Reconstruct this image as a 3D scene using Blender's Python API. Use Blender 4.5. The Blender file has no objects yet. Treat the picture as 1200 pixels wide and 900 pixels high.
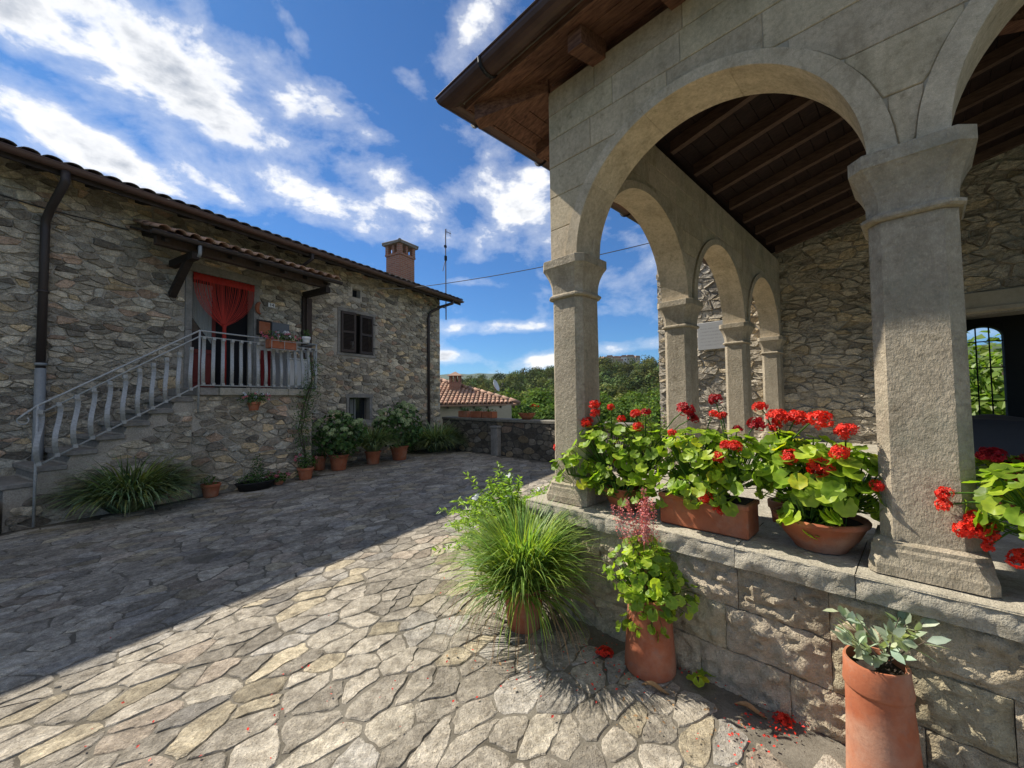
import bpy, bmesh, math, random
import numpy as np
from mathutils import Vector, Matrix, noise

C = bpy.context.scene.collection
S = bpy.context.scene
rad = math.radians
PI = math.pi

# ------------------------------------------------------------------ camera
F_PX, EYE, PITCH, ROLL = 470.0, 1.6, rad(2.26), rad(0.7)
cam_d = bpy.data.cameras.new('camera')
cam_d.sensor_fit = 'HORIZONTAL'
cam_d.sensor_width = 36.0
cam_d.lens = 36.0 * F_PX / 1200.0
cam_d.clip_start = 0.05
cam_d.clip_end = 20000.0
cam = bpy.data.objects.new('camera', cam_d)
C.objects.link(cam)
cam.matrix_world = (Matrix.Translation((0, 0, EYE)) @ Matrix.Rotation(PI / 2 + PITCH, 4, 'X')
                    @ Matrix.Rotation(-ROLL, 4, 'Z'))
S.camera = cam

# ------------------------------------------------------------------ world: sky and clouds
SUN_AZ = math.atan2(-0.858, 0.514)          # measured from +Y towards +X
SUN_EL = rad(46.5)
world = bpy.data.worlds.new('World')
S.world = world
world.use_nodes = True


class NT:
    """small node-tree writer"""
    def __init__(self, tree):
        self.t = tree

    def n(self, typ, ins=None, **kw):
        nd = self.t.nodes.new(typ)
        for k, v in kw.items():
            setattr(nd, k, v)
        for k, v in (ins or {}).items():
            self.put(nd.inputs[k], v)
        return nd

    def put(self, sock, v):
        if hasattr(v, 'is_output'):
            self.t.links.new(v, sock)
        elif hasattr(v, 'outputs'):
            self.t.links.new(v.outputs[0], sock)
        else:
            sock.default_value = v

    def m(self, op, a, b=0.0, c=0.0, clamp=False):
        nd = self.n('ShaderNodeMath', {0: a, 1: b, 2: c}, operation=op)
        nd.use_clamp = clamp
        return nd.outputs[0]

    def mr(self, v, a, b, c=0.0, d=1.0, smooth=False):
        nd = self.n('ShaderNodeMapRange', {0: v, 1: a, 2: b, 3: c, 4: d})
        if smooth:
            nd.interpolation_type = 'SMOOTHSTEP'
        return nd.outputs[0]

    def mix(self, f, a, b, blend='MIX'):
        nd = self.t.nodes.new('ShaderNodeMix')
        nd.data_type = 'RGBA'
        nd.blend_type = blend
        self.put(nd.inputs[0], f)
        self.put(nd.inputs[6], a)
        self.put(nd.inputs[7], b)
        return nd.outputs[2]

    def noise(self, vec, scale, detail=4.0, rough=0.5, out=0, dist=0.0):
        nd = self.n('ShaderNodeTexNoise', {'Scale': scale, 'Detail': detail, 'Roughness': rough, 'Distortion': dist})
        if vec is not None:
            self.put(nd.inputs['Vector'], vec)
        return nd.outputs[out]

    def ramp(self, f, stops):
        nd = self.n('ShaderNodeValToRGB', {0: f})
        e = nd.color_ramp.elements
        while len(e) < len(stops):
            e.new(0.5)
        for i, (p, c) in enumerate(stops):
            e[i].position = p
            e[i].color = (*c, 1.0) if len(c) == 3 else c
        return nd.outputs[0]


def ray(px, py):
    """direction of a pixel of the 1200 x 900 photograph"""
    x = (px - 600) / F_PX
    u = -(py - 450) / F_PX
    X = x * math.cos(ROLL) + u * math.sin(ROLL)
    v = -x * math.sin(ROLL) + u * math.cos(ROLL)
    return Vector((X, math.cos(PITCH) - v * math.sin(PITCH), math.sin(PITCH) + v * math.cos(PITCH)))


def build_sky():
    g = NT(world.node_tree)
    world.node_tree.nodes.clear()
    out = g.n('ShaderNodeOutputWorld')
    bg = g.n('ShaderNodeBackground', {'Strength': SKY_STRENGTH})
    sky = g.n('ShaderNodeTexSky', sky_type='NISHITA')
    sky.sun_disc = False
    sky.sun_elevation = SUN_EL
    sky.sun_rotation = SUN_AZ
    sky.altitude = 500.0
    sky.air_density = 1.0
    sky.dust_density = 0.25
    sky.ozone_density = 2.2
    tc = g.n('ShaderNodeTexCoord')
    d = tc.outputs['Generated']
    sep = g.n('ShaderNodeSeparateXYZ', {0: d})
    az = g.m('ARCTAN2', sep.outputs[0], sep.outputs[1])
    el = g.m('ARCSINE', sep.outputs[2])
    ae = g.n('ShaderNodeCombineXYZ', {0: az, 1: el, 2: 0.0}).outputs[0]
    # cloud layer seen in projection on a flat deck
    zz = g.m('MAXIMUM', g.m('ADD', sep.outputs[2], 0.12), 0.02)
    pl = g.n('ShaderNodeCombineXYZ', {0: g.m('DIVIDE', sep.outputs[0], zz), 1: g.m('DIVIDE', sep.outputs[1], zz), 2: 0.0}).outputs[0]
    dv = g.n('ShaderNodeVectorMath', {0: d, 1: (1.0, 1.0, 1.75)}, operation='MULTIPLY').outputs[0]
    n1 = g.noise(dv, 5.2, 13.0, 0.60, dist=0.15)
    n2 = g.noise(pl, 0.55, 4.0, 0.55)
    # cloud groups: (px, py, half width px, half height px, slant, strength) -> direction on the sky
    groups = [(175, 55, 270, 105, -8, 1.0), (340, 105, 90, 75, 10, .75), (40, 20, 200, 70, -8, .9), (85, 155, 190, 42, -17, .95),
              (385, 248, 190, 44, -7, .92), (300, 238, 120, 28, -8, .65), (470, 232, 80, 38, -10, .75), (622, 240, 70, 50, 25, .85), (560, 20, 60, 55, 40, .60),
              (335, 25, 85, 30, -35, .8), (480, 95, 40, 25, -20, .5), (585, 384, 100, 13, 0, .85), (740, 406, 80, 13, 5, .85),
              (525, 418, 55, 16, 0, .8), (645, 422, 60, 16, 10, .8), (720, 322, 110, 20, 8, .4), (445, 160, 30, 14, 0, .45),
              (-200, 120, 230, 90, -10, .9), (560, 330, 60, 10, 0, .42)]
    acc = None
    for px, py, hw, hh, sl, st in groups:
        r = ray(px, py).normalized()
        r2 = ray(px + 4, py).normalized()
        r3 = ray(px, py - 4).normalized()
        a0, e0 = math.atan2(r.x, r.y), math.asin(r.z)
        kx = math.hypot(math.atan2(r2.x, r2.y) - a0, math.asin(r2.z) - e0) / 4
        ky = math.hypot(math.atan2(r3.x, r3.y) - a0, math.asin(r3.z) - e0) / 4
        mp = g.n('ShaderNodeMapping', {'Vector': ae, 'Location': (a0, e0, 0), 'Rotation': (0, 0, rad(sl)),
                                       'Scale': (hw * kx, hh * ky, 1)}, vector_type='TEXTURE')
        ln = g.n('ShaderNodeVectorMath', {0: mp.outputs[0]}, operation='LENGTH').outputs['Value']
        v = g.mr(ln, 0.15, 1.15, st, 0.0, True)
        acc = v if acc is None else g.m('MAXIMUM', acc, v)
    # outside the groups a loose scatter of the same clouds
    side = g.mr(g.m('ABSOLUTE', g.m('SUBTRACT', az, -0.1)), 0.95, 1.3, 0.0, 1.0)
    back = g.mr(n2, 0.45, 0.62, 0.0, 0.9)
    acc = g.m('MAXIMUM', acc, g.m('MULTIPLY', side, back))
    dens = g.m('ADD', g.m('MULTIPLY', acc, 0.62), g.m('MULTIPLY', g.m('SUBTRACT', n1, 0.5), 2.3))
    mask = g.mr(dens, 0.27, 0.60, 0.0, 1.0, True)
    wisp = g.mr(dens, 0.08, 0.38, 0.0, 0.30)
    mask = g.m('MAXIMUM', mask, wisp)
    core = g.mr(g.m('ADD', dens, g.m('MULTIPLY', g.m('SUBTRACT', g.noise(dv, 4.0, 6.0, 0.55), 0.5), 0.9)), 0.52, 1.0, 0.0, 1.0, True)
    ccol = g.mix(core, (10.4, 10.45, 10.6, 1), (4.3, 4.8, 5.7, 1))
    skyc = g.mix(1.0, sky.outputs[0], SKY_TINT, 'MULTIPLY')
    col = g.mix(g.m('MULTIPLY', mask, g.mr(sep.outputs[2], -0.02, 0.03)), skyc, ccol)
    g.put(bg.inputs[0], col)
    g.put(out.inputs[0], bg.outputs[0])


SKY_STRENGTH = 0.068
SKY_TINT = (0.37, 0.75, 1.13, 1)
build_sky()

# ------------------------------------------------------------------ sun, exposure
sun_d = bpy.data.lights.new('sun', 'SUN')
sun_d.energy = 5.0
sun_d.angle = rad(0.5)
sun_d.color = (1.0, 0.935, 0.83)
sun = bpy.data.objects.new('sun', sun_d)
C.objects.link(sun)
SUN_V = Vector((math.sin(SUN_AZ) * math.cos(SUN_EL), math.cos(SUN_AZ) * math.cos(SUN_EL), math.sin(SUN_EL)))
sun.rotation_euler = SUN_V.to_track_quat('Z', 'Y').to_euler()
sun.location = SUN_V * 50
vs = S.view_settings
vs.view_transform = 'Standard'
vs.look = 'None'
vs.exposure = 0.62
vs.gamma = 1.0
vs.use_curve_mapping = False
S.cycles.max_bounces = 8
S.cycles.diffuse_bounces = 4
S.cycles.transparent_max_bounces = 16
S.cycles.use_denoising = True

# ------------------------------------------------------------------ materials
MATS = {}


def material(name, fn):
    m = bpy.data.materials.new(name)
    m.use_nodes = True
    t = m.node_tree
    t.nodes.clear()
    g = NT(t)
    out = g.n('ShaderNodeOutputMaterial')
    sh = fn(g)
    g.put(out.inputs[0], sh)
    MATS[name] = m
    return m


def pbsdf(g, col, rough=0.85, bump=None, bstr=0.3, bdist=0.01, metal=0.0, spec=0.3, **kw):
    p = g.n('ShaderNodeBsdfPrincipled', {'Base Color': col, 'Roughness': rough, 'Metallic': metal, 'Specular IOR Level': spec})
    for k, v in kw.items():
        g.put(p.inputs[k.replace('_', ' ')], v)
    if bump is not None:
        b = g.n('ShaderNodeBump', {'Strength': bstr, 'Distance': bdist, 'Height': bump})
        g.put(p.inputs['Normal'], b.outputs[0])
    return p.outputs[0]


def coords(g):
    return g.n('ShaderNodeNewGeometry').outputs['Position']


def tint(g):
    return g.n('ShaderNodeAttribute', attribute_name='tint').outputs['Color']


def stone_mat(name, lo, hi, bscale=40.0, bstr=0.5, bdist=0.012, lichen=None, attr=True, fine=120.0, contrast=1.0):
    def fn(g):
        p = coords(g)
        n1 = g.noise(p, 6.0, 6.0, 0.6)
        n2 = g.noise(p, bscale, 6.0, 0.65)
        if name == 'sandstone':
            n3 = g.noise(g.n('ShaderNodeMapping', {'Vector': p, 'Scale': (1.0, 1.0, .42)}).outputs[0], 150.0, 2.0, 0.6)
        else:
            n3 = g.noise(p, fine, 3.0, 0.6)
        col = g.mix(g.mr(n1, 0.35, 0.65), (*lo, 1), (*hi, 1))
        if attr:
            col = g.mix(1.0, col, tint(g), 'MULTIPLY')
        if name == 'paving':
            n6 = g.noise(p, 1.3, 5.0, 0.6)
            col = g.mix(g.mr(n6, 0.36, 0.68), g.mix(1.0, col, (.74, .73, .72, 1), 'MULTIPLY'), g.mix(1.0, col, (1.12, 1.11, 1.08, 1), 'MULTIPLY'))
        col = g.mix(g.mr(n2, 0.40, 0.75, 0.0, 0.55 * contrast), col, g.mix(1.0, col, (0.45, 0.43, 0.40, 1), 'MULTIPLY'))
        col = g.mix(g.mr(n3, 0.50, 0.72, 0.0, 0.5 * contrast), col, g.mix(1.0, col, (1.5, 1.47, 1.40, 1), 'MULTIPLY'))
        n5 = g.noise(p, fine * 2.2, 2.0, 0.7)
        col = g.mix(g.mr(n5, 0.55, 0.70, 0.0, 0.55 * contrast), col, g.mix(1.0, col, (0.42, 0.40, 0.36, 1), 'MULTIPLY'))
        if name in ('sandstone', 'ashlar', 'coping', 'rockface'):
            st = g.n('ShaderNodeMapping', {'Vector': p, 'Scale': (9.0, 9.0, 1.1)}).outputs[0]
            n7 = g.noise(st, 1.0, 7.0, 0.68)
            n8 = g.noise(p, 1.7, 6.0, 0.65)
            gr = g.m('MULTIPLY', g.mr(n7, 0.42, 0.66), g.mr(n8, 0.38, 0.62))
            col = g.mix(g.m('MULTIPLY', gr, 0.62), col, g.mix(1.0, col, (.50, .48, .43, 1), 'MULTIPLY'))
            n9 = g.noise(p, 14.0, 9.0, 0.75)
            col = g.mix(g.mr(n9, 0.57, 0.66, 0.0, 0.55), col, g.mix(1.0, col, (.48, .46, .40, 1), 'MULTIPLY'))
        if lichen:
            n4 = g.noise(p, 2.6, 8.0, 0.7)
            col = g.mix(g.mr(n4, 0.55, 0.72, 0.0, 0.6), col, (*lichen, 1))
        h = g.m('ADD', g.m('MULTIPLY', n2, 0.6), g.m('ADD', g.m('MULTIPLY', n3, 0.3), g.m('MULTIPLY', n5, 0.12)))
        return pbsdf(g, col, 0.9, h, bstr, bdist, spec=0.2)
    return material(name, fn)


stone_mat('paving', (.34, .31, .262), (.53, .485, .41), 17, 1.0, .03, fine=70, contrast=1.9)
stone_mat('rubble', (.52, .465, .38), (.72, .65, .54), 17, 1.0, .05, fine=60, contrast=1.6)
stone_mat('church_rubble', (.50, .45, .37), (.66, .60, .50), 16, 1.0, .05, fine=60, contrast=1.5)
stone_mat('sandstone', (.37, .315, .23), (.49, .42, .31), 40, 1.0, .016, lichen=(.27, .26, .19), attr=False, fine=220)
stone_mat('ashlar', (.54, .445, .31), (.66, .55, .39), 40, .7, .010, attr=True, fine=200, lichen=(.27, .24, .17))
stone_mat('rockface', (.50, .43, .31), (.64, .565, .42), 26, 1.0, .05, lichen=(.30, .28, .2), attr=True, fine=110)
stone_mat('coping', (.40, .37, .30), (.51, .47, .385), 45, .9, .02, lichen=(.29, .28, .21), attr=True, fine=130)
stone_mat('slabstone', (.22, .21, .19), (.32, .30, .27), 30, .5, .01, attr=False)
stone_mat('plaster', (.42, .36, .265), (.49, .43, .325), 20, .2, .004, attr=False, contrast=.5)


def drop_mortar(g):
    p = coords(g)
    n1 = g.noise(p, 3.0, 6.0, .65)
    n2 = g.noise(p, 70.0, 5.0, .7)
    n3 = g.noise(p, 260.0, 3.0, .6)
    col = g.mix(g.mr(n1, .35, .68), (.105, .092, .07, 1), (.25, .225, .18, 1))
    col = g.mix(g.mr(n2, .48, .72, 0, .6), col, (.07, .058, .042, 1))
    col = g.mix(g.mr(n3, .58, .74, 0, .55), col, (.42, .40, .36, 1))
    h = g.m('ADD', g.m('MULTIPLY', n2, .6), g.m('MULTIPLY', n3, .4))
    return pbsdf(g, col, .95, h, .8, .012, spec=.1)


material('mortar_ground', drop_mortar)


def wall_mortar(g):
    p = coords(g)
    n1 = g.noise(p, 2.0, 6.0, .65)
    n2 = g.noise(p, 60.0, 6.0, .7)
    col = g.mix(g.mr(n1, .35, .68), (.40, .36, .30, 1), (.60, .545, .46, 1))
    col = g.mix(g.mr(n2, .42, .66, 0, .6), col, (.20, .178, .145, 1))
    return pbsdf(g, col, .95, n2, .9, .02, spec=.1)


material('mortar_wall', wall_mortar)


def terracotta(g):
    p = coords(g)
    n1 = g.noise(p, 7.0, 6.0, .65)
    n2 = g.noise(p, 90.0, 4.0, .6)
    n3 = g.noise(p, 3.0, 5.0, .6)
    col = g.mix(g.mr(n1, .35, .7), (.34, .100, .046, 1), (.44, .165, .083, 1))
    col = g.mix(g.mr(n3, .50, .72, 0, .55), col, (.46, .34, .25, 1))
    n6 = g.noise(p, 11.0, 9.0, .72)
    col = g.mix(g.mr(n6, .56, .72, 0, .4), col, (.48, .36, .28, 1))
    n4 = g.noise(p, 22.0, 8.0, .75)
    col = g.mix(g.mr(n4, .52, .68, 0, .5), col, (.20, .085, .055, 1))
    col = g.mix(g.mr(n2, .55, .8, 0, .4), col, (.25, .085, .05, 1))
    return pbsdf(g, col, .85, n2, .25, .004, spec=.25)


material('terracotta', terracotta)


def wood(lo, hi, sc=(3, 3, 3)):
    def fn(g):
        tc = g.n('ShaderNodeTexCoord').outputs['Object']
        mp = g.n('ShaderNodeMapping', {'Vector': tc, 'Scale': sc}).outputs[0]
        n1 = g.noise(mp, 8.0, 6.0, .65, dist=.4)
        n2 = g.noise(coords(g), 2.5, 4.0, .6)
        col = g.mix(g.mr(n1, .35, .7), (*lo, 1), (*hi, 1))
        col = g.mix(g.mr(n2, .5, .75, 0, .5), col, (*[c * .5 for c in lo], 1))
        return pbsdf(g, col, .75, n1, .4, .006, spec=.25)
    return fn


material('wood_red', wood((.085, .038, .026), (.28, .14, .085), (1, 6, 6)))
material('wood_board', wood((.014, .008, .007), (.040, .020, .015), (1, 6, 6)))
material('wood_dark', wood((.030, .022, .018), (.06, .045, .036), (1, 6, 6)))
material('wood_rafter', wood((.075, .044, .033), (.15, .095, .066), (1, 8, 8)))
material('wood_brown', wood((.06, .042, .033), (.10, .07, .055), (6, 6, 1)))
material('door_red', wood((.16, .03, .025), (.23, .05, .04), (6, 6, 1)))


def plain(name, col, rough=.6, metal=0.0, spec=.4, nz=.25, nsc=30.0, bump=.15):
    def fn(g):
        n = g.noise(coords(g), nsc, 5.0, .6)
        c = g.mix(g.mr(n, .35, .7, 0, nz), (*col, 1), (*[x * .45 for x in col], 1))
        return pbsdf(g, c, rough, n, bump, .004, metal=metal, spec=spec)
    return material(name, fn)


plain('gutter_brown', (.115, .065, .05), .45, .0, .5)
plain('copper_brown', (.10, .056, .042), .38, .35, .5, .6, 5)
plain('pipe_brown', (.05, .038, .034), .5)
plain('pipe_grey', (.30, .31, .31), .5)
plain('rail_metal', (.44, .45, .44), .55, .1, .5, .6, 45)
plain('shutter_brown', (.05, .036, .030), .6)
plain('black_iron', (.012, .012, .013), .6)
plain('dark_room', (.012, .012, .014), .9)
plain('white_paint', (.75, .75, .73), .5, nz=.1)
plain('grey_board', (.25, .26, .27), .6)
plain('slate_panel', (.13, .145, .16), .5)
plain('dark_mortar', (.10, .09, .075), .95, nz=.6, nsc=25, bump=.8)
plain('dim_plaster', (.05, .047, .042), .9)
plain('red_cloth', (.20, .015, .018), .9)
plain('soil', (.035, .024, .017), .95, nz=.6, nsc=120, bump=.9)
plain('tarp', (.048, .050, .053), .5, nz=.2)
plain('antenna_metal', (.17, .15, .15), .5, .5)
plain('cable', (.06, .055, .05), .7)
plain('cream_wall', (.50, .44, .34), .9)
plain('house_white', (.66, .62, .56), .9)
plain('dish_white', (.72, .72, .72), .5)
plain('bark', (.10, .075, .055), .9, nz=.5)
plain('brass', (.35, .22, .07), .35, .8)
plain('lace', (.30, .32, .30), .9, nz=.4, nsc=90)
plain('dead_leaf', (.34, .20, .09), .8, nz=.4, nsc=60)
plain('mountain', (.045, .075, .035), .95, nz=.5, nsc=.01)
plain('terrain', (.05, .075, .025), .95, nz=.5, nsc=.08)


def tile_fn(g):
    p = coords(g)
    n1 = g.noise(p, 5.0, 6.0, .65)
    n2 = g.noise(p, 60.0, 5.0, .65)
    c = g.mix(g.mr(n1, .3, .7), (.33, .17, .11, 1), (.45, .32, .24, 1))
    c = g.mix(1.0, c, tint(g), 'MULTIPLY')
    c = g.mix(g.mr(n2, .45, .72, 0, .6), c, (.16, .14, .115, 1))
    return pbsdf(g, c, .9, n2, .5, .008, spec=.15)


material('roof_tile', tile_fn)


def old_tile_fn(g):
    p = coords(g)
    n1 = g.noise(p, 4.0, 6.0, .65)
    n2 = g.noise(p, 50.0, 5.0, .65)
    c = g.mix(g.mr(n1, .3, .7), (.17, .155, .135, 1), (.30, .27, .225, 1))
    c = g.mix(1.0, c, tint(g), 'MULTIPLY')
    c = g.mix(g.mr(n2, .45, .72, 0, .6), c, (.10, .095, .08, 1))
    return pbsdf(g, c, .9, n2, .5, .008, spec=.15)


material('old_tile', old_tile_fn)


def brick_fn(g):
    tc = g.n('ShaderNodeTexCoord').outputs['Object']
    s = g.n('ShaderNodeSeparateXYZ', {0: tc})
    v = g.n('ShaderNodeCombineXYZ', {0: g.m('ADD', s.outputs[0], s.outputs[1]), 1: s.outputs[2], 2: 0.0}).outputs[0]
    b = g.n('ShaderNodeTexBrick', {'Vector': v, 'Color1': (.40, .17, .10, 1), 'Color2': (.30, .12, .075, 1), 'Mortar': (.34, .30, .25, 1),
                                   'Scale': 1.0, 'Mortar Size': .008, 'Brick Width': .24, 'Row Height': .068})
    n = g.noise(coords(g), 40.0, 5.0, .6)
    c = g.mix(g.mr(n, .4, .7, 0, .4), b.outputs[0], (.22, .13, .09, 1))
    return pbsdf(g, c, .9, b.outputs[1], -.5, .01)


material('brick', brick_fn)


def leaf_mat(name, c1, c2, trans=.35, rough=.45, tcol=None, nsc=20.0):
    def fn(g):
        n = g.noise(coords(g), nsc, 4.0, .6)
        col = g.mix(g.mr(n, .3, .7), (*c1, 1), (*c2, 1))
        col = g.mix(1.0, col, tint(g), 'MULTIPLY')
        p = pbsdf(g, col, rough, spec=.35 if rough < .9 else .02)
        tcl = g.mix(1.0, col, (*(tcol or (1.5, 1.6, .6)), 1), 'MULTIPLY')
        t = g.n('ShaderNodeBsdfTranslucent', {'Color': tcl})
        mx = g.n('ShaderNodeMixShader', {0: trans})
        g.put(mx.inputs[1], p)
        g.put(mx.inputs[2], t.outputs[0])
        return mx.outputs[0]
    return material(name, fn)


leaf_mat('geranium_leaf', (.22, .34, .032), (.34, .46, .06), .48)
leaf_mat('grass_blade', (.13, .21, .04), (.23, .32, .08), .38)
leaf_mat('liriope_blade', (.11, .15, .06), (.24, .30, .16), .30)
leaf_mat('shrub_leaf', (.05, .11, .02), (.09, .18, .035), .35)
leaf_mat('plumbago_leaf', (.21, .33, .04), (.30, .43, .07), .45)
leaf_mat('dark_leaf', (.055, .115, .03), (.10, .18, .05), .28)
leaf_mat('olive_leaf', (.27, .33, .22), (.42, .48, .34), .3)
leaf_mat('tree_leaf', (.085, .145, .035), (.15, .22, .055), .25, .95, nsc=.7)
leaf_mat('forest_leaf', (.075, .105, .035), (.16, .19, .065), .12, .98, nsc=.03)
leaf_mat('bright_tree_leaf', (.12, .20, .03), (.2, .28, .05), .45, nsc=1.0)
leaf_mat('red_petal', (.74, .022, .012), (.88, .055, .022), .25, .55, (1.2, .7, .5))
leaf_mat('dark_red_petal', (.35, .004, .010), (.5, .010, .02), .25, .55, (1.2, .7, .5))
leaf_mat('pink_petal', (.62, .12, .20), (.72, .25, .30), .25, .6, (1.2, .8, .8))
leaf_mat('heuchera_petal', (.42, .12, .14), (.55, .25, .20), .25, .6, (1.2, .8, .7))
leaf_mat('white_petal', (.72, .74, .78), (.8, .8, .82), .25, .6, (1, 1, 1))
leaf_mat('pale_flower', (.36, .45, .20), (.50, .57, .31), .25, .6, (1, 1, .8))


def curtain_fn(g):
    col = (.60, .045, .026, 1)
    p = g.n('ShaderNodeBsdfPrincipled', {'Base Color': col, 'Roughness': .7})
    t = g.n('ShaderNodeBsdfTranslucent', {'Color': col})
    mx = g.n('ShaderNodeMixShader', {0: .3})
    g.put(mx.inputs[1], p.outputs[0])
    g.put(mx.inputs[2], t.outputs[0])
    return mx.outputs[0]


material('curtain_red', curtain_fn)


def glass_fn(g):
    p = g.n('ShaderNodeBsdfPrincipled', {'Base Color': (.02, .025, .03, 1), 'Roughness': .08, 'Specular IOR Level': .6})
    return p.outputs[0]


material('window_glass', glass_fn)


def plaque_fn(g):
    tc = g.n('ShaderNodeTexCoord').outputs['Object']
    s = g.n('ShaderNodeSeparateXYZ', {0: tc})
    rows = g.m('SINE', g.m('MULTIPLY', s.outputs[2], 90.0))
    n = g.noise(tc, 55.0, 3.0, .6)
    inside = g.m('MULTIPLY', g.m('LESS_THAN', g.m('ABSOLUTE', s.outputs[0]), .21), g.m('LESS_THAN', g.m('ABSOLUTE', s.outputs[2]), .22))
    k = g.m('MULTIPLY', g.m('MULTIPLY', g.m('GREATER_THAN', rows, .35), g.m('GREATER_THAN', n, .47)), inside)
    col = g.mix(g.m('MULTIPLY', k, .45), (.36, .36, .35, 1), (.17, .17, .17, 1))
    return pbsdf(g, col, .6, g.noise(coords(g), 60.0), .1, .003)


material('plaque_stone', plaque_fn)

# ------------------------------------------------------------------ mesh helpers


class MB:
    def __init__(self):
        self.v, self.f, self.c = [], [], []
        self.col = (1, 1, 1)

    def add(self, vs_, fs, col=None):
        o = len(self.v)
        self.v.extend([tuple(p) for p in vs_])
        self.c.extend([col or self.col] * len(vs_))
        self.f.extend([tuple(i + o for i in q) for q in fs])

    def box(self, x0, x1, y0, y1, z0, z1, M=None):
        p = [(x, y, z) for z in (z0, z1) for y in (y0, y1) for x in (x0, x1)]
        if M is not None:
            p = [M @ Vector(q) for q in p]
        self.add(p, [(0, 2, 3, 1), (4, 5, 7, 6), (0, 1, 5, 4), (2, 6, 7, 3), (0, 4, 6, 2), (1, 3, 7, 5)])

    def cbox(self, x0, x1, y0, y1, z0, z1, c=.008, M=None):
        """box with chamfered edges"""
        xs, ys, zs = (x0, x1), (y0, y1), (z0, z1)
        vid, p = {}, []
        for i in (0, 1):
            for j in (0, 1):
                for k in (0, 1):
                    sx, sy, sz = (1 - 2 * i) * c, (1 - 2 * j) * c, (1 - 2 * k) * c
                    for ax, q in enumerate(((xs[i], ys[j] + sy, zs[k] + sz), (xs[i] + sx, ys[j], zs[k] + sz), (xs[i] + sx, ys[j] + sy, zs[k]))):
                        vid[(i, j, k, ax)] = len(p)
                        p.append(q)
        f = []
        for ax in range(3):
            for s in (0, 1):
                q = []
                for (m, n) in ((0, 0), (1, 0), (1, 1), (0, 1)):
                    idx = [0, 0, 0]
                    idx[ax] = s
                    idx[(ax + 1) % 3] = m
                    idx[(ax + 2) % 3] = n
                    q.append(vid[(*idx, ax)])
                f.append(tuple(q) if s else tuple(reversed(q)))
        for ax in range(3):                       # edges along axis ax
            a1, a2 = (ax + 1) % 3, (ax + 2) % 3
            for m in (0, 1):
                for n in (0, 1):
                    e = []
                    for s, w in ((0, a1), (1, a1), (1, a2), (0, a2)):
                        idx = [0, 0, 0]
                        idx[ax] = s
                        idx[a1] = m
                        idx[a2] = n
                        e.append(vid[(*idx, w)])
                    f.append(tuple(e) if (m ^ n) else tuple(reversed(e)))
        for i in (0, 1):
            for j in (0, 1):
                for k in (0, 1):
                    t = (vid[(i, j, k, 0)], vid[(i, j, k, 1)], vid[(i, j, k, 2)])
                    f.append(t if (i + j + k) % 2 else tuple(reversed(t)))
        if M is not None:
            p = [M @ Vector(q) for q in p]
        self.add(p, f)

    def tube(self, pts, r, n=8, cap=True, flat=None):
        pts = [Vector(p) for p in pts]
        rs = r if isinstance(r, (list, tuple)) else [r] * len(pts)
        o = len(self.v)
        up = None
        vs_, fs = [], []
        for i, p in enumerate(pts):
            t = (pts[min(i + 1, len(pts) - 1)] - pts[max(i - 1, 0)])
            t = t.normalized() if t.length > 1e-9 else Vector((0, 0, 1))
            if up is None:
                up = Vector((0, 0, 1)) if abs(t.z) < .9 else Vector((1, 0, 0))
            side = t.cross(up).normalized()
            up = side.cross(t).normalized()
            for k in range(n):
                a = 2 * PI * k / n
                vs_.append(p + side * (math.cos(a) * rs[i]) + up * (math.sin(a) * rs[i] * (flat or 1)))
        for i in range(len(pts) - 1):
            for k in range(n):
                a, b = i * n + k, i * n + (k + 1) % n
                fs.append((a, b, b + n, a + n))
        if cap:
            fs.append(tuple(reversed(range(n))))
            fs.append(tuple(range((len(pts) - 1) * n, len(pts) * n)))
        self.add(vs_, fs)

    def lathe(self, prof, n=28, M=None, cap=False):
        vs_, fs = [], []
        for r, z in prof:
            for k in range(n):
                a = 2 * PI * k / n
                q = Vector((r * math.cos(a), r * math.sin(a), z))
                vs_.append(M @ q if M is not None else q)
        for i in range(len(prof) - 1):
            for k in range(n):
                a, b = i * n + k, i * n + (k + 1) % n
                fs.append((a, b, b + n, a + n))
        if cap:
            fs.append(tuple(range((len(prof) - 1) * n, len(prof) * n)))
        self.add(vs_, fs)

    def prism(self, poly, y0, y1, mp=None):
        """poly [(x, z)] counter-clockwise seen from -y, extruded y0..y1"""
        n = len(poly)
        vs_ = [(x, y0, z) for x, z in poly] + [(x, y1, z) for x, z in poly]
        if mp:
            vs_ = [mp(*q) for q in vs_]
        fs = [tuple(range(n)), tuple(reversed(range(n, 2 * n)))]
        for i in range(n):
            j = (i + 1) % n
            fs.append((i, i + n, j + n, j))
        self.add(vs_, fs)

    def build(self, name, mat, parent=None, smooth=False, loc=None, normals=False):
        me = bpy.data.meshes.new(name)
        if loc is not None:
            lx, ly, lz = loc
            vv = [(x - lx, y - ly, z - lz) for x, y, z in self.v]
        else:
            vv = self.v
        me.from_pydata(vv, [], self.f)
        at = me.attributes.new('tint', 'FLOAT_COLOR', 'POINT')
        if self.c:
            a = np.ones((len(self.c), 4), dtype=np.float32)
            a[:, :3] = np.array(self.c, dtype=np.float32)
            at.data.foreach_set('color', a.ravel())
        if normals:
            bm = bmesh.new()
            bm.from_mesh(me)
            bmesh.ops.recalc_face_normals(bm, faces=bm.faces)
            bm.to_mesh(me)
            bm.free()
        if smooth:
            me.polygons.foreach_set('use_smooth', [True] * len(me.polygons))
        me.materials.append(MATS[mat])
        o = bpy.data.objects.new(name, me)
        C.objects.link(o)
        if parent is not None:
            o.parent = parent
        if loc is not None:
            o.location = loc
        return o


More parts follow.
